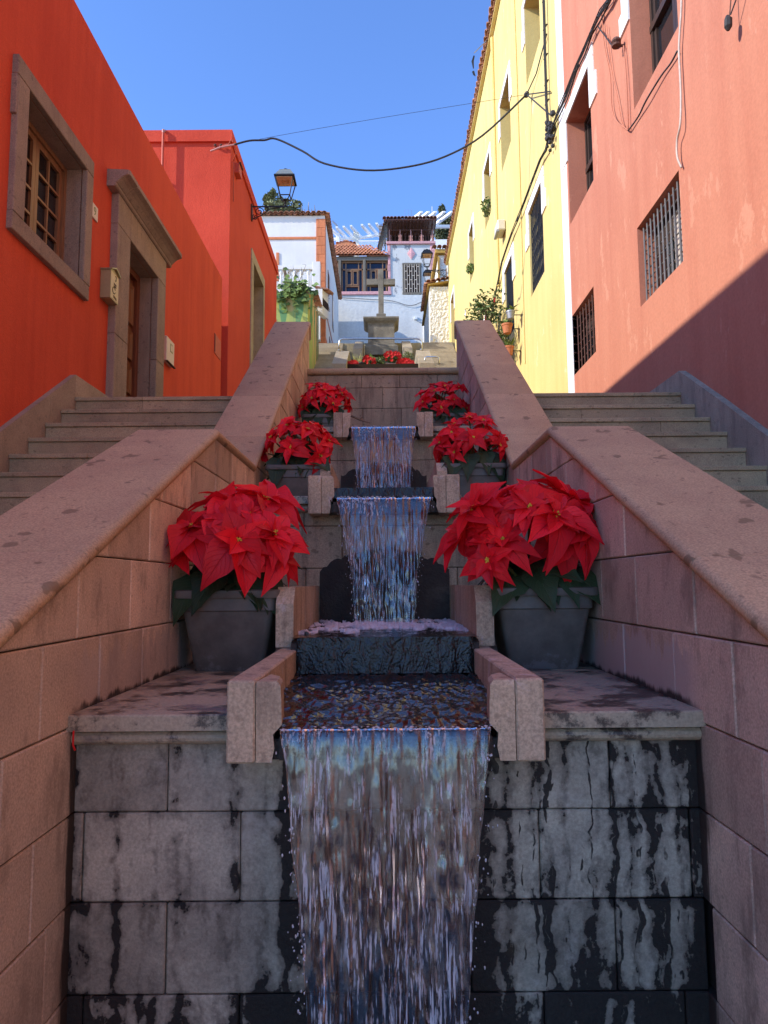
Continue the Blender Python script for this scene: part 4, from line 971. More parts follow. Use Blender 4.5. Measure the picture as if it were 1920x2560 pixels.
# tower at its right
tw = thing('tower_house', 'peeling white tower with a pink diamond, barred window and roofed balcony', 'tower', (1.6, 38, 15.6))
mb = MB(); wall(mb, 'y', 37.8, .33, 2.92, 15.6, 18.8, [(1.2, 2.1, 16.0, 17.6, .2)], 1); shell(mb, .33, 2.92, 37.8, 42, 15.6, 18.8, ('y-',)); mb.build('wall', 'peel', tw)
for x0, x1 in ((.30, .47), (2.66, 2.95)):
    for i in range(8): MB().box(x0 + (.03 if i % 2 else 0), x1, 37.755, 37.82, 15.7 + i * .385, 16.075 + i * .385, .012).build('pink_quoin', 'pink', tw)
MB().box(.25, 2.98, 37.68, 37.9, 18.78, 18.93, .015).build('balcony_band', 'pink', tw)
MB().add([(1.85, 37.76, 18.24), (1.63, 37.76, 17.92), (1.41, 37.76, 18.26), (1.63, 37.76, 18.60), (1.85, 37.81, 18.24), (1.63, 37.81, 17.92), (1.41, 37.81, 18.26), (1.63, 37.81, 18.60), (1.63, 37.72, 18.26)], [(0, 1, 8), (1, 2, 8), (2, 3, 8), (3, 0, 8), (0, 4, 5, 1), (1, 5, 6, 2), (2, 6, 7, 3), (3, 7, 4, 0)]).build('diamond', 'pink', tw)
gw_ = MB().box(1.19, 2.11, 37.98, 38.0, 15.99, 17.61).build('window', 'dim', tw)
MB().box(1.12, 2.18, 37.74, 37.79, 17.6, 17.7).box(1.12, 2.18, 37.72, 37.79, 15.9, 15.99).box(1.13, 1.2, 37.75, 37.8, 15.99, 17.6).box(2.1, 2.17, 37.75, 37.8, 15.99, 17.6).build('frame', 'greywood', gw_)
for i in range(7): x = 1.25 + i * .133; MB().box(x - .016, x + .016, 37.72, 37.745, 16.0, 17.6).build('upright_bar', 'grille_wood', gw_)
for i in range(6):
    for j in range(3): x = 1.25 + i * .133; z = 16.2 + j * .5 + (.25 if i % 2 else 0); MB().box(x + .016, x + .117, 37.722, 37.744, z, z + .035).build('cross_bar', 'grille_wood', gw_)
for x in (.36, 2.84): MB().box(x - .04, x + .04, 37.85, 37.93, 18.93, 20.05).build('post', 'rust', tw)
MB().box(.33, 2.92, 41.0, 41.1, 18.93, 20.9).build('balcony_back', 'dim', tw)
for i in range(5):
    x = .42 + i * .60; rp = MB().tube([(x, 37.86, 18.93), (x, 37.86, 19.68)], .022, 6).build('railing_post', 'pinkplastic', tw)
    if i < 5:
        mb = MB()
        for s_ in (-1, 1):
            for z in (19.1, 19.3): mb.tube([(x + s_ * (.03 + .06 * (1 - math.cos(2 * math.pi * q / 8)) / 2), 37.86, z + .08 * math.sin(2 * math.pi * q / 8)) for q in range(9)], .010, 4)
        mb.build('scroll', 'pinkplastic', rp)
MB().tube([(.36, 37.86, 19.66), (2.86, 37.86, 19.66)], .02, 6).build('rail', 'rust', tw)
for i in range(13): x = .55 + i * .19; MB().box(x - .02, x + .02, 38.3, 38.33, 18.93, 19.7).build('inner_baluster', 'rust', tw)
MB().add([(.1, 37.45, 20.02), (3.05, 37.45, 20.02), (3.05, 41.4, 21.0), (.1, 41.4, 21.0), (.1, 37.45, 20.10), (3.05, 37.45, 20.10), (3.05, 41.4, 21.1), (.1, 41.4, 21.1)], [(0, 1, 2, 3), (4, 5, 6, 7), (0, 1, 5, 4), (1, 2, 6, 5), (2, 3, 7, 6), (3, 0, 4, 7)]).build('roof', 'timber2', tw)
for i in range(15): x = .2 + i * .2; MB().box(x - .03, x + .03, 37.5, 37.56, 19.96, 20.02).box(x - .03, x + .03, 37.56, 40.9, 19.97, 20.0).build('rafter', 'rust', tw)
tiles(tw, TC, [(.15 + .2 * i, 37.36, 20.13) for i in range(15)], 0, 14)
mb = MB()
for i in range(7): mb.box(-.16 + i * .07, -.12 + i * .07, 37.9 - i * .02, 37.95, 18.3 + i * .12, 20.0 + i * .02)
for i in range(6): mb.box(-.15, .34, 37.9, 37.93, 18.9 + i * .2, 18.94 + i * .2)
mb.build('stair_lattice', 'greywood', tw)
MB().add([(-.25, 37.9, 18.75), (.12, 37.5, 20.05), (.12, 40, 20.05), (-.25, 40, 18.75)], [(0, 1, 2, 3)]).build('side_roof', 'oldtile', tw)
# ---- pergola terrace behind
pg = thing('white_pergola', 'white roof terrace with pergola beams and a railing above the far red roof', 'pergola', (-1.5, 44, 19))
MB().box(-6, .6, 44, 48, 17, 20.9).build('terrace_wall', 'paint_white', pg)
for x in (-1.68,): MB().box(x - .18, x + .18, 44, 44.4, 20.9, 22.75, .01).build('pillar', 'rough', pg)
MB().box(-2.95, -2.75, 44, 44.3, 20.9, 22.7, .01).build('pillar', 'paint_white', pg)
for i, x in enumerate((-3.3, -2.9, -2.45, -1.98, -1.28, -.82, -.34, .15, .6)):
    z = 22.62 + .065 * (x + 3.3) * 1.4
    MB().loft([[(x + q * .62 - .07, 43.5 + q * 1.5, z + e - .0), (x + q * .62 + .07, 43.5 + q * 1.5, z + e), (x + q * .62 + .07, 43.5 + q * 1.5, z + .22), (x + q * .62 - .07, 43.5 + q * 1.5, z + .22)] for q, e in ((0, .12), (.1, .04), (1, .04))]).build('pergola_beam', 'paint_white', pg)
MB().ext([(-3.4, 22.30), (-1.5, 22.36), (1.0, 22.80), (1.0, 22.92), (-1.5, 22.48), (-3.4, 22.42)], 'y', 44.1, 44.3).build('cross_beam', 'paint_white', pg)
MB().box(-1.5, .6, 43.7, 43.75, 21.95, 22.03).build('handrail', 'paint_white', pg); mb = MB()
for i in range(28): x = -1.48 + i * .075; mb.box(x, x + .025, 43.71, 43.74, 20.9, 21.95)
mb.build('railing_bars', 'paint_white', pg)
pr_ = thing('roof_pergola', 'white pergola beam ends above the tower roof at the right', 'pergola', (3.2, 44, 19))
MB().box(2.2, 5.5, 44, 48, 18, 22.2).build('terrace_wall', 'paint_white', pr_)
for i, x in enumerate((2.55, 3.0, 3.45, 4.0, 4.5)):
    MB().loft([[(x - q * 1. - .08, 43.3 + q * 1.6, 23.55 + e), (x - q * 1. + .08, 43.3 + q * 1.6, 23.55 + e), (x - q * 1. + .08, 43.3 + q * 1.6, 23.75), (x - q * 1. - .08, 43.3 + q * 1.6, 23.75)] for q, e in ((0, .1), (.1, 0.), (1, 0.))]).build('pergola_beam', 'paint_white', pr_)
MB().box(2.3, 5, 44, 44.2, 23.05, 23.2).build('cross_beam', 'paint_white', pr_); MB().box(3.2, 3.4, 44, 44.2, 22.2, 23.9).build('pillar', 'paint_white', pr_)
MB().tube([(3.3, 44.1, 23.9), (3.3, 44.1, 24.5)], .02, 5).build('mast', 'greyiron', pr_)
# ---- rough cream house and ochre gable at right
rh = thing('rough_cream_house', 'narrow cream house with rough render and a short tiled coping beside the yellow house', 'house', (2.3, 28.5, 9))
vs = []; nx, nz = 26, 100
mb = MB()
for j in range(nz + 1):
    for i in range(nx + 1):
        x, z = 1.985 + .765 * i / nx, 9.2 + 3.08 * j / nz; d = noise.noise((x * 9, z * 9, 2.)) * .03 + noise.noise((x * 20, z * 20, 5.)) * .016
        vs.append((x, 28.42 + d, z))
mb.add(vs, [(j * (nx + 1) + i, j * (nx + 1) + i + 1, (j + 1) * (nx + 1) + i + 1, (j + 1) * (nx + 1) + i) for j in range(nz) for i in range(nx)])
shell(mb, 1.985, 2.75, 28.45, 33, 9.2, 12.28, ('y-',)); mb.build('wall', 'rough', rh)
MB().add([(1.88, 28.3, 12.3), (2.8, 28.3, 12.45), (2.8, 33, 12.45), (1.88, 33, 12.3), (1.88, 28.3, 12.36), (2.8, 28.3, 12.51), (2.8, 33, 12.51), (1.88, 33, 12.36)], [(0, 1, 2, 3), (4, 5, 6, 7), (0, 1, 5, 4), (1, 2, 6, 5), (2, 3, 7, 6), (3, 0, 4, 7)]).build('coping', 'ochre', rh)
tiles(rh, TC, [(1.92 + .2 * i, 28.2, 12.42 + .033 * i) for i in range(5)], 0, 12)
tiles(rh, TC, [(1.75, 28.4 + .22 * i, 12.36) for i in range(14)], -90, 16)
og = thing('ochre_house', 'ochre trimmed house end with white tiled coping behind the hanging street lamp', 'house', (3, 31, 9))
mb = MB(); shell(mb, 2.48, 7, 30, 34, 8.5, 14.4, ()); mb.build('wall', 'rough', og)
MB().box(2.33, 7, 29.8, 34, 14.42, 14.6, .01).build('cornice', 'ochre', og); MB().box(2.45, 2.53, 29.9, 30.02, 12.5, 14.3, .004).build('corner_pilaster', 'ochre', og)
tiles(og, TC, [(2.3 + .22 * i, 29.7, 14.66) for i in range(12)], 0, 12)

# ---- trees beyond
def leaf_cloud(mb, n, cen, rad, size, rr, shape=None):
    for _ in range(n):
        while True:
            v = Vector((rr.uniform(-1, 1), rr.uniform(-1, 1), rr.uniform(-1, 1)))
            if v.length < 1 and (v.length > .35 or rr.random() < .3): break
        c = Vector((cen[0] + v.x * rad[0], cen[1] + v.y * rad[1], cen[2] + v.z * rad[2]))
        a = Vector((rr.gauss(0, 1), rr.gauss(0, 1), rr.gauss(0, .7))).normalized(); b = a.cross(Vector((rr.gauss(0, 1), rr.gauss(0, 1), rr.gauss(0, 1)))).normalized()
        s_ = size * rr.uniform(.6, 1.3)
        mb.add([c - a * s_, c + b * s_ * .42, c + a * s_, c - b * s_ * .42], [(0, 1, 2, 3)])
def tree(name, label, base, h, crown, n, size, seed, mat='treeleaf'):
    rr = random.Random(seed); t_ = thing(name, label, 'tree', base)
    b = Vector(base); mb = MB().tube([b, b + Vector((.05, 0, h * .4)), b + Vector((-.05, 0, h * .75))], [.14, .1, .06], 8)
    for c, r_ in crown: mb.tube([b + Vector((0, 0, h * .45)), (b + Vector((0, 0, h * .6)) + Vector(c)) * .5, c], [.07, .045, .015], 6)
    mb.build('trunk', 'bark', t_)
    mb = MB()
    for c, r_ in crown:
        for _ in range(7):
            o = Vector((rr.gauss(0, .5), rr.gauss(0, .5), rr.gauss(0, .45))); leaf_cloud(mb, n // 4, (c[0] + o.x * r_[0], c[1] + o.y * r_[1], c[2] + o.z * r_[2]), tuple(x * .6 for x in r_), size, rr)
    mb.build('crown', mat, t_)
tree('tree', 'small grey green olive like tree behind the white corner house roof', (-4.9, 33, 14), 4, [((-5.0, 33, 18.15), (.62, .6, .75)), ((-4.5, 33.2, 17.7), (.6, .6, .6)), ((-5.45, 33, 17.7), (.5, .5, .6)), ((-5.55, 33.1, 18.9), (.22, .2, .4)), ((-4.15, 33, 17.5), (.4, .4, .4))], 900, .10, 3)
tree('tree', 'dense green tree standing between the tower and the yellow house eave', (4.3, 47, 18), 5, [((4.2, 47, 24.0), (.8, .7, 1.1)), ((4.7, 47, 23.0), (.8, .7, 1.0)), ((3.9, 47, 22.6), (.6, .7, .9)), ((4.4, 47.2, 25.0), (.4, .5, .6)), ((5.2, 47, 24.2), (.6, .6, .8))], 1000, .13, 4)

# ---- antennas
def antenna(label, base, h, kind):
    a = thing('antenna', label, 'antenna', base); x, y, z = base
    MB().tube([(x, y, z), (x, y, z + h)], .022, 6).build('mast', 'greyiron', a)
    mb = MB()
    if kind == 0:
        mb.box(x - .3, x + .3, y - .02, y + .02, z + h * .62, z + h * .62 + .03)
        for q in (-.3, -.16, 0, .16, .3): mb.box(x + q - .012, x + q + .012, y - .3, y + .3, z + h * .62, z + h * .62 + (.38 if abs(q) > .2 or q == 0 else .2))
    elif kind == 1:
        for q in range(9): mb.box(x - .2, x + .2, y - .01, y + .01, z + h * .55 + q * .06, z + h * .55 + q * .06 + .02)
        for q in (-.2, 0, .2): mb.box(x + q - .01, x + q + .01, y - .012, y + .012, z + h * .5, z + h * 1.2)
    else:
        mb.tube([(x - .25, y, z + h + .25), (x + .12, y, z + h - .1)], .03, 5)
        for q in range(7): mb.box(x - .24 + q * .055, x - .22 + q * .055, y - .25, y + .25, z + h + .22 - q * .05, z + h + .25 - q * .05)
    mb.build('elements', 'greyiron', a)
antenna('slim television antenna with upright prongs on the white corner house roof', (-3.40, 31.5, 16.0), 1.75, 0)
antenna('grid shaped television antenna rising above the tower roof', (1.63, 41.5, 20.5), 2.0, 1)
antenna('small tilted television antenna beside the white pergola terrace', (-3.0, 44.5, 22.0), 1.5, 2)
aa = thing('antenna', 'dark curved antenna sticking out from the yellow house eave', 'antenna', (2.3, 16.2, 12.4))
MB().tube([(2.62, 16.3, 13.35), (2.30, 16.2, 12.95)], .012, 5).build('arm', 'greyiron', aa)
MB().tube([(2.31, 16.3, 12.95), (2.27, 16.28, 12.80), (2.29, 16.3, 12.62)], [.02, .03, .012], 6).tube([(2.28, 16.3, 12.54), (2.30, 16.3, 12.47), (2.33, 16.3, 12.42)], [.03, .025, .01], 6).build('reflector', 'black', aa)

# ---- cross monument, second fountain, rail
cm = thing('stone_cross', 'weathered stone cross on a moulded pedestal, above the far planters', 'monument', (-.05, 26, 8.5))
cx = -.05
MB().box(cx - .10, cx + .10, 25.9, 26.1, 10.16, 11.9, .012).build('shaft', 'crossstone', cm)
MB().box(cx - .54, cx - .101, 25.905, 26.095, 11.29, 11.53, .012).build('arm', 'crossstone', cm); MB().box(cx + .101, cx + .54, 25.905, 26.095, 11.29, 11.53, .012).build('arm', 'crossstone', cm)
def sq(h, z): return [(cx - h, 26 - h, z), (cx + h, 26 - h, z), (cx + h, 26 + h, z), (cx - h, 26 + h, z)]
MB().loft([sq(.17, 9.975), sq(.18, 10.0), sq(.18, 10.12), sq(.12, 10.16)]).build('plinth_block', 'crossstone', cm)
MB().loft([sq(.43, 9.835), sq(.40, 9.86), sq(.32, 9.89), sq(.30, 9.96), sq(.26, 9.974)]).build('stepped_base', 'crossstone', cm)
MB().loft([sq(.50, 9.60), sq(.52, 9.64), sq(.60, 9.70), sq(.66, 9.78), sq(.66, 9.834)]).build('cornice', 'crossstone', cm)
pm_ = MB()
pm_.loft([sq(.50, 8.80), sq(.485, 9.2), sq(.49, 9.6)]); pm_.build('pedestal', 'crossstone', cm)
MB().loft([sq(.62, 8.4), sq(.62, 8.72), sq(.55, 8.8)]).build('pedestal_foot', 'crossstone', cm)
f2 = thing('upper_fountain', 'second flight of tan stone fountain walls with sloping slabs below the cross', 'fountain', (0, 22.5, 6.6))
for sx in (-1, 1):
    a, b = sorted((sx * 1.09, sx * 1.52))
    for y0, y1 in ((20.6, 21.6), (21.6, 22.6)):
        z0, z1 = 6.55 + (y0 - 20.6) * .53, 6.55 + (y1 - 20.6) * .53
        MB().ext([(y0 + .004, 5.5), (y1 - .004, 5.5), (y1 - .004, z1), (y0 + .004, z0)], 'x', a, b).build('coping_slab', 'tan', f2)
    MB().ext([(22.604, 6.), (24.4, 6.), (24.4, 7.60), (22.604, 7.60)], 'x', a, b).build('coping_slab', 'tan', f2)
    a, b = sorted((sx * .72, sx * 1.05))
    for y0, y1 in ((24.4, 25.2), (25.2, 26.3)):
        MB().ext([(y0 + .003, 7), (y1 - .003, 7), (y1 - .003, 8.3 + (y1 - 24.4) * .48), (y0 + .003, 8.3 + (y0 - 24.4) * .48)], 'x', a, b).build('coping_slab', 'tan', f2)
MB().box(-1.1, 1.1, 24.3, 24.6, 5, 7.86).build('back_wall', 'crossstone', f2); MB().box(-1.085, 1.085, 24.24, 24.6, 7.861, 7.93, .01).build('coping_stone', 'crossstone', f2)
MB().box(-1.085, 1.085, 21.2, 24.29, 5, 6.72).build('planter_bed', 'soil', f2)
MB().box(-2.8, 2.0, 26.9, 27.1, 8.5, 9.28, .01).build('low_wall', 'crossstone', f2)
rl = thing('handrail', 'bent stainless steel handrail across the second fountain in front of the cross', 'railing', (-.07, 22.5, 7.55))
rp = [(-1.42, 22.5, 7.5), (-1.42, 22.5, 7.86), (-1.40, 22.5, 7.93), (-1.35, 22.5, 7.975), (-1.28, 22.5, 7.99), (1.13, 22.5, 7.97), (1.2, 22.5, 7.955), (1.25, 22.5, 7.91), (1.27, 22.5, 7.84), (1.27, 22.5, 7.5)]
MB().tube(rp, .03, 10).build('tube', 'steel', rl, smooth=True)
for x in (-1.42, 1.27): MB().lathe((x, 22.5, 7.595), [(.05, 0), (.05, .012), (.034, .016)], 12).build('foot_flange', 'steel', rl)
tr = MB().tube([(1.26, 20.9, 6.62), (1.28, 20.9, 6.80), (1.33, 20.9, 6.83), (1.66, 20.9, 6.83), (1.7, 20.9, 6.8), (1.7, 20.9, 6.6)], .022, 8)
tag(tr.build('handrail', 'steel', smooth=True), 'short low metal hoop on the right slab of the second fountain', 'railing')
wb = thing('utility_box', 'white utility box and conduit on the far white wall', 'utility box', (2.1, 37.45, 13))
MB().box(1.72, 1.90, 37.36, 37.5, 14.33, 14.5, .01).build('junction_box', 'paint_white', wb); MB().tube([(1.9, 37.44, 14.25), (2.27, 37.44, 14.2)], .02, 6).build('conduit', 'paint_white', wb)
MB().box(2.24, 2.34, 37.38, 37.5, 12.6, 14.2, .01).build('downpipe', 'paint_white', wb); MB().box(1.4, 1.8, 37.4, 37.5, 12.95, 13.18, .01).build('meter_box', 'paint_white', wb)

# ================================================================ STREET LAMPS AND CABLES
def lantern(label, root, reach, side, sc=1., rz=0):
    """wall bracket at root, arm towards side (+1/-1 in x), four sided lantern at its tip"""
    L_ = thing('street_lamp', label, 'street lamp', root, 'iron wall lanterns along the stairs')
    x0, y0, z0 = root; S = lambda v: v * sc; X = lambda d: x0 + side * d
    MB().box(*sorted((X(0), X(S(.035)))), y0 - S(.045), y0 + S(.045), z0 - S(.28), z0 + S(.12), S(.008)).build('wall_plate', 'rust', L_)
    tip = reach
    MB().box(*sorted((X(.01), X(tip + S(.06)))), y0 - S(.012), y0 + S(.012), z0 + S(.05), z0 + S(.075)).build('arm', 'black', L_)
    mb = MB()
    def scroll(cx_, cz_, r, turns, n_=22, a0=0, s_=1):
        pts = [(X(cx_ + S(r) * (1 - .75 * i / n_) * math.cos(a0 + s_ * turns * 2 * math.pi * i / n_)), y0, z0 + cz_ + S(r) * (1 - .75 * i / n_) * math.sin(a0 + s_ * turns * 2 * math.pi * i / n_)) for i in range(n_ + 1)]
        mb.tube(pts, S(.011), 5)
    scroll(S(.19), S(-.06), .105, 1.4); scroll(S(.36), S(.0), .05, 1.3); scroll(S(.10), S(-.19), .07, 1.3, a0=2)
    mb.tube([(X(.03), y0, z0 - S(.25)), (X(S(.09)), y0, z0 - S(.21)), (X(S(.2)), y0, z0 - S(.165)), (X(S(.32)), y0, z0 - S(.10)), (X(S(.42)), y0, z0 - S(.0)), (X(tip - S(.1)), y0, z0 + S(.045)), (X(tip), y0, z0 + S(.055))], S(.012), 6)
    mb.build('scroll_work', 'black', L_)
    lx, lz = X(tip), z0 + S(.075)
    q = lambda h, z: [(lx + a * S(h), y0 + b * S(h), lz + S(z)) for a, b in ((-1, -1), (1, -1), (1, 1), (-1, 1))]
    MB().lathe((lx, y0, lz), [(S(.03), 0), (S(.02), S(.04)), (S(.035), S(.07)), (S(.02), S(.1)), (S(.05), S(.13)), (S(.06), S(.145))], 10).build('stem', 'black', L_)
    mb = MB()
    for a, b in ((-1, -1), (1, -1), (1, 1), (-1, 1)):
        mb.tube([(lx + a * S(.115), y0 + b * S(.115), lz + S(.21)), (lx + a * S(.205), y0 + b * S(.205), lz + S(.62))], S(.014), 5)
        mb.tube([(lx + a * S(.115), y0 + b * S(.115), lz + S(.21)), (lx + a * S(.05), y0 + b * S(.05), lz + S(.13))], S(.012), 5)
    for i in range(4):
        c = q(.115, .21); mb.tube([c[i], c[(i + 1) % 4]], S(.014), 5)
    mb.build('cage', 'black', L_)
    MB().loft([q(.235, .615), q(.24, .63), q(.235, .65), q(.225, .66)]).build('rim', 'black', L_)
    MB().loft([q(.215, .661), q(.175, .74), q(.135, .80), q(.125, .83)]).build('roof', 'lamproof' if sc == .93 else 'black', L_)
    MB().lathe((lx, y0, lz + S(.83)), [(S(.06), 0), (S(.075), S(.02)), (S(.07), S(.05)), (S(.035), S(.075)), (S(.01), S(.08))], 10).build('finial', 'black', L_)
    df = MB().loft([q(.19, .600), q(.19, .613)]).build('diffuser', 'lampglass', L_)
    # small emblem on the underside diffuser
    mb = MB(); zz = lz + S(.597)
    for cx_, a0, a1 in ((-.05, 60, 300), (.045, -120, 120)):
        mb.tube([(lx + S(cx_ + .035 * math.cos(R(a0 + (a1 - a0) * i / 10))), y0 + S(.06 * math.sin(R(a0 + (a1 - a0) * i / 10)) - .0), zz) for i in range(11)], S(.006), 4)
    mb.tube([(lx - S(.05), y0, zz), (lx + S(.07), y0 - S(.0), zz)], S(.005), 4).tube([(lx + S(.07), y0 - S(.09), zz), (lx + S(.09), y0 - S(.05), zz)], S(.005), 4)
    mb.build('emblem', 'brownink', df)
    return L_
lantern('iron lantern on a scrolled bracket on the orange house wall', (-2.82, 14.6, 8.08), .74, 1, .93)
lantern('iron lantern on a scrolled bracket at the far end of the yellow house', (2.64, 27.9, 12.70), .80, -1, .98)
lantern('small farther lantern half hidden by the rough cream house coping', (2.62, 33.2, 14.35), .42, -1, .9)

def cable(name, label, pts, r, mat='cable', group=None, sag=0):
    P = [Vector(p) for p in pts]; out = []
    for i in range(len(P) - 1):
        p0, p1, p2, p3 = P[max(i - 1, 0)], P[i], P[i + 1], P[min(i + 2, len(P) - 1)]
        for q in range(5):
            t_ = q / 5; out.append(.5 * ((2 * p1) + (p2 - p0) * t_ + (2 * p0 - 5 * p1 + 4 * p2 - p3) * t_ * t_ + (3 * p1 - p0 - 3 * p2 + p3) * t_ ** 3))
    out.append(P[-1]); o = MB().tube(out, r, 6).build(name, mat, smooth=True); return tag(o, label, 'cable', group)
cable('overhead_cable', 'thick black cable sagging across the sky between the orange and yellow houses', [(-2.72, 12.38, 8.11), (-2.44, 12.40, 8.20), (-2.17, 12.42, 8.22), (-1.95, 12.43, 8.25), (-1.46, 12.42, 8.0), (-1.05, 12.40, 7.74), (-.29, 12.35, 7.57), (.48, 12.3, 7.60), (1.16, 12.25, 7.76), (1.85, 12.18, 8.12), (2.65, 12.07, 8.83)], .018)
cable('overhead_cable', 'thin straight wire high across the sky between the orange and yellow houses', [(-2.72, 12.38, 8.11), (-1.95, 12.42, 8.30), (0., 12.3, 8.56), (2.65, 12.07, 8.83)], .0035)
gy = thing('guy_wires', 'taut guy wires meeting in a knot on the yellow wall by the white strip', 'cable', (2.65, 12, 8.8))
for a, b in (((2.65, 12.07, 8.83), (2.72, 10.65, 7.84)), ((2.65, 12.07, 8.83), (2.70, 10.6, 7.40)), ((2.65, 12.07, 8.83), (2.72, 11.57, 8.85)), ((2.72, 11.57, 8.85), (2.72, 10.75, 8.92))):
    MB().tube([a, b], .011, 5).build('wire', 'cable', gy)
MB().blob((2.65, 12.07, 8.83), .05, 8, 5, (1, 1.6, .9)).build('knot', 'cable', gy)
rr = random.Random(11)
def bundle(label, pts, n, spread, r):
    b_ = thing('cable_bundle', label, 'cable', pts[0])
    for i in range(n):
        off = Vector((rr.uniform(-.02, .01), rr.uniform(-spread, spread) * .6, rr.uniform(-spread, spread)))
        pp = [Vector(p) + off + Vector((0, rr.uniform(-.4, .4) * spread, rr.uniform(-.6, .6) * spread)) for p in pts]
        out = []
        for k_ in range(len(pp) - 1):
            for q in range(3): out.append(pp[k_].lerp(pp[k_ + 1], q / 3))
        out.append(pp[-1]); MB().tube(out, r * rr.uniform(.7, 1.2), 5).build('strand', 'cable', b_)
    for p in pts[1:-1]:
        MB().tube([Vector(p) + Vector((-.03, 0, -.05)), Vector(p) + Vector((.03, 0, .06))], .014, 5).build('clip', 'cable', b_)
    return b_
b1 = bundle('tangled dark cables climbing over the salmon wall above its white trimmed window', [(2.71, 7.3, 6.8), (2.71, 7.735, 6.85), (2.71, 8.08, 6.97), (2.71, 8.41, 7.03), (2.71, 8.77, 7.06), (2.71, 9.16, 7.08), (2.71, 9.66, 7.08), (2.70, 10.06, 7.115), (2.70, 10.345, 7.13), (2.69, 10.68, 7.10)], 6, .05, .012)
b2 = bundle('thin cables running down along the yellow wall over the barred windows', [(2.69, 10.68, 7.10), (2.69, 10.9, 7.02), (2.69, 11.32, 7.12), (2.69, 11.98, 7.13), (2.69, 12.685, 7.14), (2.69, 13.37, 7.16), (2.69, 14.12, 7.2), (2.69, 15.25, 7.16), (2.70, 15.92, 6.97), (2.70, 16.65, 6.77), (2.70, 17.4, 6.2)], 4, .03, .010)
b3 = bundle('upright black cable beside the white strip on the yellow house', [(2.70, 10.75, 10.2), (2.70, 10.758, 9.53), (2.70, 10.76, 9.04), (2.70, 10.79, 8.55), (2.70, 10.79, 8.09), (2.70, 10.80, 7.76), (2.70, 10.72, 7.2)], 3, .012, .016)
kn = MB()
for i in range(40): kn.blob((2.68 + rr.uniform(-.02, .03), 10.62 + rr.gauss(0, .10), 7.13 + rr.gauss(0, .13)), rr.uniform(.02, .05), 6, 4)
kn.build('splice_knot', 'cable', b3)
cw = 'cables on the salmon wall'
cable('wall_cable', 'pinkish thin cable looping down the salmon wall from the insulator, left one of two', [(2.73, 8.08, 6.98), (2.73, 8.04, 6.51), (2.73, 7.88, 6.0), (2.73, 7.87, 5.59), (2.73, 7.72, 5.31), (2.73, 7.37, 4.96)], .007, 'salmon', cw)
cable('wall_cable', 'pinkish thin cable looping down the salmon wall, right one of two', [(2.73, 7.93, 6.69), (2.73, 7.83, 6.05), (2.73, 7.68, 5.6), (2.73, 7.56, 5.18), (2.73, 7.4, 4.98)], .006, 'salmon', cw)
cable('wall_cable', 'straight thin cable hanging below the iron insulator on the salmon wall', [(2.73, 7.40, 5.99), (2.73, 7.36, 5.48), (2.73, 7.375, 4.96)], .007, 'salmon', cw)
cable('wall_cable', 'dark slanting cable under the upper salmon window', [(2.73, 7.37, 4.96), (2.74, 7.09, 4.93), (2.72, 6.82, 4.91), (2.73, 6.46, 4.90), (2.74, 6.24, 4.87), (2.73, 6.07, 4.855)], .009, 'cable', cw)
cable('wall_cable', 'pale cable dropping down the salmon wall to the nearer barred window', [(2.73, 5.9, 5.8), (2.73, 5.93, 5.24), (2.73, 6.0, 4.97), (2.73, 6.035, 4.81), (2.73, 6.04, 4.44), (2.71, 6.04, 4.13), (2.72, 6.15, 4.03), (2.72, 6.16, 3.88), (2.74, 6.13, 3.76)], .010, 'whitecable', cw)
cable('wall_cable', 'slack wire running from the bundle to the iron insulator on the salmon wall', [(2.71, 8.18, 6.88), (2.72, 7.91, 6.5), (2.70, 7.7, 6.25), (2.70, 7.5, 6.13)], .008, 'cable', cw)
ins = thing('insulator', 'rusty iron insulator fixed in the salmon wall between its upper windows', 'insulator', (2.72, 7.46, 6.0))
MB().tube([(2.77, 7.46, 6.04), (2.66, 7.46, 6.04)], .016, 6).build('pin', 'rust', ins); MB().lathe((2.67, 7.46, 6.03), [(.05, 0), (.055, .02), (.035, .035), (.055, .055), (.05, .08), (.03, .1)], 10).build('reel', 'rust', ins)
fl = thing('hanging_floodlight', 'black lamp socket dangling on two wires on the salmon wall, upper right', 'lamp socket', (2.66, 5.02, 4.2))
MB().tube([(2.66, 5.03, 4.31), (2.66, 5.02, 4.27), (2.66, 5.025, 4.22), (2.66, 5.03, 4.19)], [.012, .03, .03, .012], 8).build('body', 'cable', fl)
MB().tube([(2.72, 5.04, 4.6), (2.68, 5.035, 4.31)], .005, 5).build('wire', 'rust', fl); MB().tube([(2.72, 4.84, 4.5), (2.68, 5.02, 4.31)], .006, 5).build('wire', 'cable', fl)
tag(cable('far_wall_cable', 'slack dark cables drooping across the far blue white wall', [(-2.3, 37.44, 15.6), (-.8, 37.43, 15.5), (.5, 37.43, 15.4), (1.6, 37.43, 15.12), (2.6, 37.44, 15.6)], .014, 'cable'), cat='cable')

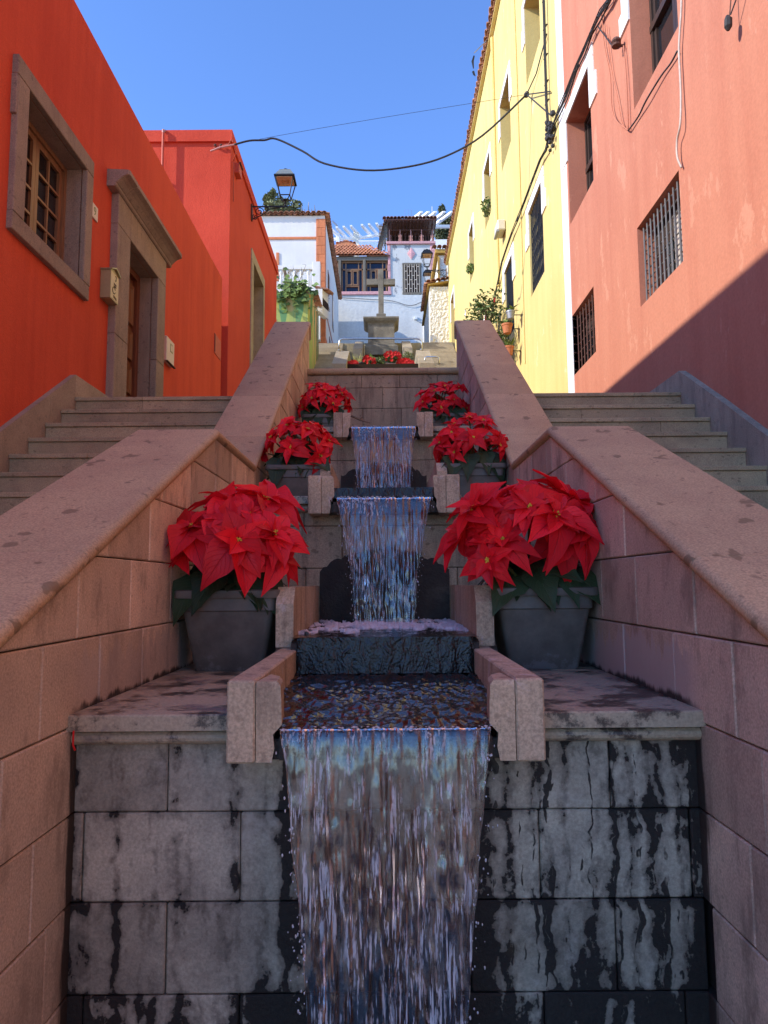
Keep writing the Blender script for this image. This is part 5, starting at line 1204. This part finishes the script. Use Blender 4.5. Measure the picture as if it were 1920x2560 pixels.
# ================================================================ POTTED PLANTS
def leaf_mesh(name, rr, lobe=.0, droop=.35, fold=.16):
    """one leaf, 1 long along +x, with a folded midrib, a pointed tip and a curl; uv = (along, across)"""
    nu, nv = 8, 4; mb = MB(); mb.uv = []; wob = [rr.uniform(.92, 1.08) for _ in range(nu + 1)]; tw_ = rr.uniform(-.35, .35); wv = rr.uniform(0, 6)
    for i in range(nu + 1):
        u = i / nu
        w_ = .30 * math.sin(math.pi * min(1, u ** .72)) ** .9 * (1 - .35 * u) * wob[i] + .004
        if lobe and .35 < u < .6: w_ *= 1 + lobe
        if u > .8: w_ *= .86
        for j in range(nv + 1):
            v = -1 + 2 * j / nv
            x = u + .04 * abs(v) * (-1 if u > .1 else 0) * (1 - u); yy = v * w_
            z = abs(v) * w_ * fold * 2.4 - droop * u * u + .10 * u + tw_ * v * w_ * u + .018 * math.sin(wv + u * 11 + v * 2.5)
            mb.v.append((x, yy, z)); mb.uv.append((u, j / nv))
    mb.f = [(i * 5 + j, (i + 1) * 5 + j, (i + 1) * 5 + j + 1, i * 5 + j + 1) for i in range(nu) for j in range(nv)]
    return mb.mesh(name, smooth=True)
rr = random.Random(21)
BR = [leaf_mesh('bract', rr, rr.choice((0, 0, .2)), rr.uniform(.12, .85), rr.uniform(.06, .3)) for _ in range(12)]
LF = [leaf_mesh('leaf', rr, rr.choice((0, .22)), rr.uniform(.2, .8), rr.uniform(.05, .2)) for _ in range(6)]
for m_ in BR: m_.materials.append(M['bract'])
for m_ in LF: m_.materials.append(M['leaf'])
def place_leaf(name, me, par, at_, d, n_, size, width=1.):
    d = Vector(d).normalized(); n_ = Vector(n_); n_ = (n_ - d * n_.dot(d))
    n_ = n_.normalized() if n_.length > 1e-4 else d.orthogonal().normalized(); s_ = n_.cross(d)
    m = Matrix((d, s_, n_)).transposed().to_4x4()
    o = bpy.data.objects.new(name, me); col.objects.link(o); o.parent = par
    o.location = Vector(at_) - wl(par); o.rotation_euler = m.to_euler(); o.scale = (size, size * width, size); return o
def rrect(hx, hy, z, r, cx_, cy_, n_=4):
    o = []
    for sx, sy, a0 in ((1, -1, -90), (1, 1, 0), (-1, 1, 90), (-1, -1, 180)):
        for i in range(n_ + 1):
            a = R(a0 + 90 * i / n_); o.append((cx_ + sx * (hx - r) + r * math.cos(a), cy_ + sy * (hy - r) + r * math.sin(a), z))
    return o
def planter(par, cx_, cy_, z, wt=.205, wb=.142, h=.33):
    """square tapered plastic planter: body with a belt, folded rim"""
    D = .95
    body = [(wb - .006, 0, .02), (wb, .008, .022), (wt - .022, h - .088, .024), (wt - .012, h - .084, .024), (wt - .010, h - .03, .024)]
    MB().loft([rrect(a, a * D, z + q, r_, cx_, cy_) for a, q, r_ in body]).build('planter', 'pot', par, angle=40)
    rim = [(wt - .014, h - .032, .04), (wt + .006, h - .034, .03), (wt + .009, h - .028, .03), (wt + .008, h - .004, .03), (wt + .002, h, .03), (wt - .02, h, .04), (wt - .022, h - .03, .04)]
    MB().loft([rrect(a, a * D, z + q, r_, cx_, cy_) for a, q, r_ in rim], False).build('rim', 'pot', par, angle=40)
    MB().loft([rrect(wt - .025, (wt - .025) * D, z + h - .03, .03, cx_, cy_), rrect(.02, .02, z + h - .015, .01, cx_, cy_)]).build('soil', 'soil', par)
def poinsettia(label, pot, heads, seed, nb=11, size=.155, nleaf=30):
    rr = random.Random(seed); cx_, cy_, z = pot
    t_ = thing('potted_poinsettia', label, 'potted plant', (cx_, cy_, z), 'poinsettias in grey planters on the fountain ledges')
    planter(t_, cx_, cy_, z)
    soil = Vector((cx_, cy_, z + .315)); mid = Vector((cx_, cy_ + .02, z + .44))
    for hd in heads:
        p_ = Vector(hd[:3]); sz = size * (hd[3] if len(hd) > 3 else 1)
        n_ = (p_ - mid); n_.y -= .06; n_.z += .10; n_ = n_.normalized(); n_ = (n_ + Vector((rr.gauss(0, .12), rr.gauss(0, .12), rr.gauss(0, .08)))).normalized()
        s0 = soil + Vector((rr.uniform(-.06, .06), rr.uniform(-.06, .06), 0))
        MB().tube([s0, s0.lerp(p_, .5) + Vector((0, 0, .03)), p_ - n_ * .01], [.009, .007, .005], 6).build('stem', 'stem', t_)
        a_ = n_.orthogonal().normalized(); b_ = n_.cross(a_); ph = rr.uniform(0, 6)
        for i in range(nb):
            ring = 0 if i < nb * .55 else 1
            ang = ph + i * 2.399963 + rr.uniform(-.2, .2)
            tilt = (rr.uniform(-.05, .3) if ring == 0 else rr.uniform(.3, .75))
            d = (a_ * math.cos(ang) + b_ * math.sin(ang)) * math.cos(tilt) + n_ * math.sin(tilt)
            if rr.random() < .35: d.z -= .25
            s_ = sz * (rr.uniform(.85, 1.2) if ring == 0 else rr.uniform(.45, .75))
            place_leaf('bract', rr.choice(BR), t_, p_ + d * .006 + n_ * (.004 * ring), d, n_ + Vector((rr.gauss(0, .2), rr.gauss(0, .2), rr.gauss(0, .2))), s_, rr.uniform(.95, 1.3))
        mb = MB()
        for i in range(7): mb.blob(p_ + n_ * .012 + a_ * rr.gauss(0, .007) + b_ * rr.gauss(0, .007), .0048, 6, 4)
        mb.build('flower_centre', 'centre', t_, smooth=True)
    for i in range(nleaf):
        ang = rr.uniform(0, 2 * math.pi); hz = rr.uniform(.02, .15); d = Vector((math.cos(ang), math.sin(ang), rr.uniform(-.45, .25)))
        p_ = soil + Vector((d.x * .07, d.y * .07, hz)); mid2 = Vector((0, 0, 1))
        place_leaf('leaf', rr.choice(LF), t_, p_, d, mid2 + Vector((rr.gauss(0, .3), rr.gauss(0, .3), 0)), rr.uniform(.14, .22), rr.uniform(.95, 1.2))
    for dx, dy, dz, s_ in ((-.05, -.17, .09, .21), (-.15, -.16, .07, .22), (.13, -.17, .08, .21), (.08, -.16, .10, .18), (.02, -.17, .10, .17)):
        d = Vector((dx * 2.4 + rr.uniform(-.3, .3), -.55, -.55 + rr.uniform(-.2, .25))); place_leaf('leaf', rr.choice(LF), t_, soil + Vector((dx * .8, dy * .75, dz)), d, (0, -.7, .6), s_, 1.2)
    return t_
P0L, P0R = (-.635, 3.06, -.3475), (.645, 3.05, -.3475)
poinsettia('poinsettia in the grey planter on the lowest ledge left of the water', P0L,
    [(-.556, 2.86, .285, 1.0), (-.569, 2.76, .175, 1.15), (-.437, 2.82, .197, .85), (-.773, 2.86, .235, 1.1), (-.64, 2.95, .345, 1.1), (-.50, 3.0, .36, 1.1), (-.72, 3.05, .30, 1.0), (-.53, 3.12, .38, 1.0), (-.80, 2.9, .15, .95), (-.42, 2.86, .11, .8), (-.62, 2.82, .26, 1.0)], 31, 14, .158)
poinsettia('poinsettia in the grey planter on the lowest ledge right of the water', P0R,
    [(.683, 2.80, .265, 1.15), (.467, 2.80, .17, .95), (.405, 2.78, .09, .75), (.43, 2.92, .275, 1.1), (.622, 2.98, .36, 1.1), (.50, 3.0, .335, 1.1), (.775, 2.95, .345, 1.15), (.80, 2.86, .22, 1.05), (.33, 2.9, .21, 1.0), (.58, 2.82, .30, 1.0), (.72, 2.86, .17, 1.0), (.36, 2.84, .30, .9)], 32, 14, .158)
def dome(cx_, cy_, z, n, seed, wx=.235, hz=.27):
    rr = random.Random(seed); out = []
    for i in range(n):
        th = math.acos(1 - (i + .5) / n * 1.05); ph = i * 2.399963 + seed
        out.append((cx_ + wx * math.sin(th) * math.cos(ph), cy_ - .03 + .2 * math.sin(th) * math.sin(ph), z + .40 + hz * math.cos(th) + rr.uniform(-.03, .03), rr.uniform(.75, 1.1)))
    return out
for lab, (x, y, z), sd, n in (('poinsettia in the grey planter on the middle ledge, left of the second fall', (-.60, 5.0, .4905), 41, 16),
                             ('poinsettia in the grey planter on the middle ledge, right of the second fall', (.63, 5.0, .4905), 42, 16),
                             ('poinsettia in the grey planter on the top ledge against the left parapet', (-.575, 6.95, 1.3165), 43, 16),
                             ('poinsettia in the grey planter on the top ledge against the right parapet', (.59, 6.95, 1.3165), 44, 16)):
    poinsettia(lab, (x, y, z), dome(x, y, z, n, sd), sd, 11, .122, 26)

# ---- plants on the second fountain
def clump(name, label, cen, rad, n, size, seed, mat, flowers=0, fmat='redflower', pot=None, potmat='potclay', cat='plant', fs=.03):
    rr = random.Random(seed); t_ = thing(name, label, cat, (cen[0], cen[1], cen[2] - rad[2]))
    if pot:
        w_, d_, h_, z0 = pot
        MB().loft([rrect(w_ * .8, d_ * .8, z0, .03, cen[0], cen[1]), rrect(w_, d_, z0 + h_, .03, cen[0], cen[1])]).build('pot', potmat, t_, angle=40); MB().loft([rrect(w_ + .02, d_ + .02, z0 + h_ - .05, .03, cen[0], cen[1]), rrect(w_ + .02, d_ + .02, z0 + h_ + .01, .03, cen[0], cen[1])]).build('rim', potmat, t_, angle=40)
    mb = MB()
    for _ in range(10): mb.tube([(cen[0] + rr.gauss(0, .03), cen[1], cen[2] - rad[2]), (cen[0] + rr.uniform(-.8, .8) * rad[0], cen[1] + rr.uniform(-.8, .8) * rad[1], cen[2] + rr.uniform(-.2, .8) * rad[2])], [.012, .005], 5)
    mb.build('stem', 'stem', t_)
    mb = MB(); leaf_cloud(mb, n, cen, rad, size, rr); mb.build('leaves', mat, t_)
    for _ in range(flowers):
        v = Vector((rr.gauss(0, 1), -abs(rr.gauss(0, 1)), rr.gauss(.3, .8))).normalized(); c = (cen[0] + v.x * rad[0], cen[1] + v.y * rad[1], cen[2] + v.z * rad[2]); mb = MB()
        for q in range(6):
            a = q * math.pi / 3; e = Vector((math.cos(a), -.4, math.sin(a))); s_ = Vector((-math.sin(a), 0, math.cos(a)))
            c2 = Vector(c); mb.add([c2, c2 + (e * .6 + s_ * .4) * fs, c2 + e * fs * 1.2, c2 + (e * .6 - s_ * .4) * fs], [(0, 1, 2, 3)])
        mb.build('flower', fmat, t_)
    return t_
clump('flowering_plant', 'red flowered plant in a pink plastic window box below the cross', (.30, 21.9, 7.15), (.26, .2, .17), 260, .05, 61, 'leafgreen', 30, 'redflower', (.21, .16, .16, 6.72), 'pinkplastic', fs=.055)
clump('flowering_plant', 'low red flowers over the coping at the right of the pink window box', (.70, 21.5, 6.80), (.24, .2, .13), 90, .05, 62, 'leafgreen', 44, 'redflower', fs=.06)
clump('flowering_plant', 'low red flowers over the coping at the far left of the planting bed', (-.93, 21.5, 6.76), (.17, .2, .11), 60, .05, 63, 'leafgreen', 36, 'redflower', fs=.06)
clump('flowering_plant', 'small red flowered plant between the black pot and the big leaves', (-.42, 21.7, 6.96), (.19, .2, .17), 150, .05, 64, 'leafgreen', 26, 'redflower', fs=.055)
clump('leafy_plant', 'dark green bushy plant beside the right slab below the handrail', (.80, 22.1, 7.20), (.2, .2, .2), 420, .04, 65, 'treeleaf')
clump('leafy_plant', 'trailing pale green plant in the middle of the planting bed', (-.05, 21.9, 7.02), (.22, .2, .18), 190, .05, 66, 'leafgreen')
bp = thing('plant_pot', 'empty looking black round pot on the planting bed between red flowers', 'pot', (-.66, 21.5, 6.7)); MB().lathe((-.66, 21.5, 6.6), [(.10, 0), (.13, .2), (.15, .2), (.15, .235), (.125, .235), (.12, .2)], 14).build('body', 'black', bp)
rr = random.Random(9)
gp = thing('grass_plant', 'tall straw coloured grassy plant at the left end of the planting bed', 'plant', (-.85, 22.0, 6.72)); mb = MB()
for _ in range(150):
    x, y = -.82 + rr.gauss(0, .13), 22. + rr.gauss(0, .12); h_ = rr.uniform(.25, .62); dx, dy = rr.gauss(0, .12), rr.gauss(0, .12)
    mb.tube([(x, y, 6.72), (x + dx * .4, y + dy * .4, 6.72 + h_ * .6), (x + dx, y + dy, 6.72 + h_)], [.006, .005, .001], 3, False)
mb.build('blades', 'bronzed', gp)
bl = thing('leafy_plant', 'broad yellow green leaves standing behind the red flowers in the bed', 'plant', (-.45, 22.1, 6.7))
LG = [leaf_mesh('leaf', rr, .1, .25, .1) for _ in range(3)]
for m_ in LG: m_.materials.append(M['leafgreen'])
for i in range(12): a = rr.uniform(0, 6.28); place_leaf('leaf', rr.choice(LG), bl, (-.45 + rr.gauss(0, .07), 22.1, 7.0 + rr.uniform(-.1, .2)), (math.cos(a), math.sin(a) * .5, rr.uniform(0, .8)), (0, -.5, 1), rr.uniform(.2, .32), 1.6)

# ---- pots and shrubs along the yellow house
hib = thing('hibiscus_shrub', 'loose shrub with red and white blossoms against the yellow wall', 'shrub', (2.35, 16.0, 5.0))
rr = random.Random(14); mb = MB(); tips = []
for i in range(22):
    y_ = rr.uniform(14.7, 17.6); tp = Vector((rr.uniform(2.1, 2.6), y_, rr.uniform(5.6, 6.25) + (y_ - 15) * .25)); tips.append(tp)
    mb.tube([(2.4, 15.6 + rr.uniform(-.3, .3), 5.0), (2.4, 15.8 + (y_ - 15.8) * .4, 5.8), tp], [.02, .014, .005], 5)
mb.build('branches', 'bark', hib); mb = MB()
for tp in tips: leaf_cloud(mb, 40, tp, (.2, .3, .22), .055, rr)
mb.build('foliage', 'leafgreen', hib)
for i in range(16):
    c2 = rr.choice(tips) + Vector((rr.gauss(0, .1) - .12, rr.gauss(0, .15), rr.gauss(0, .12))); mb = MB()
    for q in range(6):
        a = q * math.pi / 3; e = Vector((-.3, -math.cos(a), math.sin(a))); s_ = Vector((0, math.sin(a), math.cos(a))); mb.add([c2, c2 + (e * .6 + s_ * .4) * .09, c2 + e * .11, c2 + (e * .6 - s_ * .4) * .09], [(0, 1, 2, 3)])
    mb.build('flower', 'redflower' if i % 3 == 0 else 'whiteflower', hib)
def wall_pot(label, c, r, h, mat, leafmat_, seed):
    t_ = thing('hanging_pot', label, 'flower pot', c); rr = random.Random(seed); x, y, z = c
    MB().lathe(c, [(r * .72, 0), (r * .98, h * .8), (r * 1.08, h * .8), (r * 1.1, h), (r * .95, h), (r * .9, h * .82)], 14).build('pot', mat, t_, angle=40)
    MB().tube([(x, y, z + h * .5), (2.75, y, z + h * .5)], .01, 5).build('bracket', 'black', t_)
    for i in range(16):
        a = rr.uniform(0, 6.28); place_leaf('leaf', rr.choice(LG), t_, (x + rr.gauss(0, .03), y + rr.gauss(0, .03), z + h), (math.cos(a), math.sin(a), rr.uniform(.2, 1.2)), (0, 0, 1), rr.uniform(.12, .26), .45)
wall_pot('grey hanging pot with trailing leaves, topmost beside the second barred yellow window', (2.52, 13.5, 5.17), .085, .15, 'greyiron', 0, 71)
wall_pot('terracotta hanging pot just under the grey one on the yellow wall', (2.5, 13.8, 4.98), .105, .19, 'potclay', 0, 72)
wall_pot('lowest terracotta hanging pot on the yellow wall, mostly hidden by the parapet', (2.5, 13.7, 4.50), .10, .17, 'potclay', 0, 73)
clump('leafy_plant', 'ragged pale plant hanging around the flower pots on the yellow wall', (2.5, 14.3, 4.9), (.15, .35, .5), 260, .05, 74, 'leafgreen')
for lab, c, r_, sd in (('small green plant growing on the sill of the third upper yellow window', (2.68, 17.3, 9.6), (.14, .2, .28), 75), ('tiny green plant growing on the sill of the fourth upper yellow window', (2.68, 20.7, 9.5), (.14, .2, .16), 76)):
    clump('sill_plant', lab, c, r_, 190, .045, sd, 'leafgreen')
# ---- vine and stump above the green wall
vn = thing('climbing_vine', 'leafy vine with bare twigs tumbling over the green mural wall', 'vine', (-3.2, 23.2, 9.6)); rr = random.Random(17); mb = MB()
for i in range(12):
    x = rr.uniform(-3.4, -2.9); p = Vector((x, 23.3, 9.8)); pts = [p]
    for q in range(6): p = p + Vector((rr.uniform(-.08, .16), rr.uniform(-.05, .05), rr.uniform(.1, .34) if q < 4 else rr.uniform(-.3, .1))); pts.append(p)
    mb.tube(pts, [.012, .011, .01, .008, .006, .005, .004], 4)
mb.build('twigs', 'bark', vn); 
for i in range(230):
    c = (min(-2.3, rr.gauss(-3.0, .36)), 22.92 + rr.uniform(-.12, .25), 9.82 + rr.gauss(0, .27)); a = rr.uniform(0, 6.28)
    place_leaf('leaf', rr.choice(LG), vn, c, (math.cos(a), -.5, rr.uniform(-1, .3)), (0, -1, .5), rr.uniform(.12, .24), 1.6)
st_ = MB().tube([(-3.25, 24, 9.6), (-3.33, 24, 10.5), (-3.45, 24, 11.1)], [.09, .07, .05], 7); tag(st_.build('dead_stump', 'bark'), 'bare dead trunk leaning above the green wall in front of the balusters', 'stump')
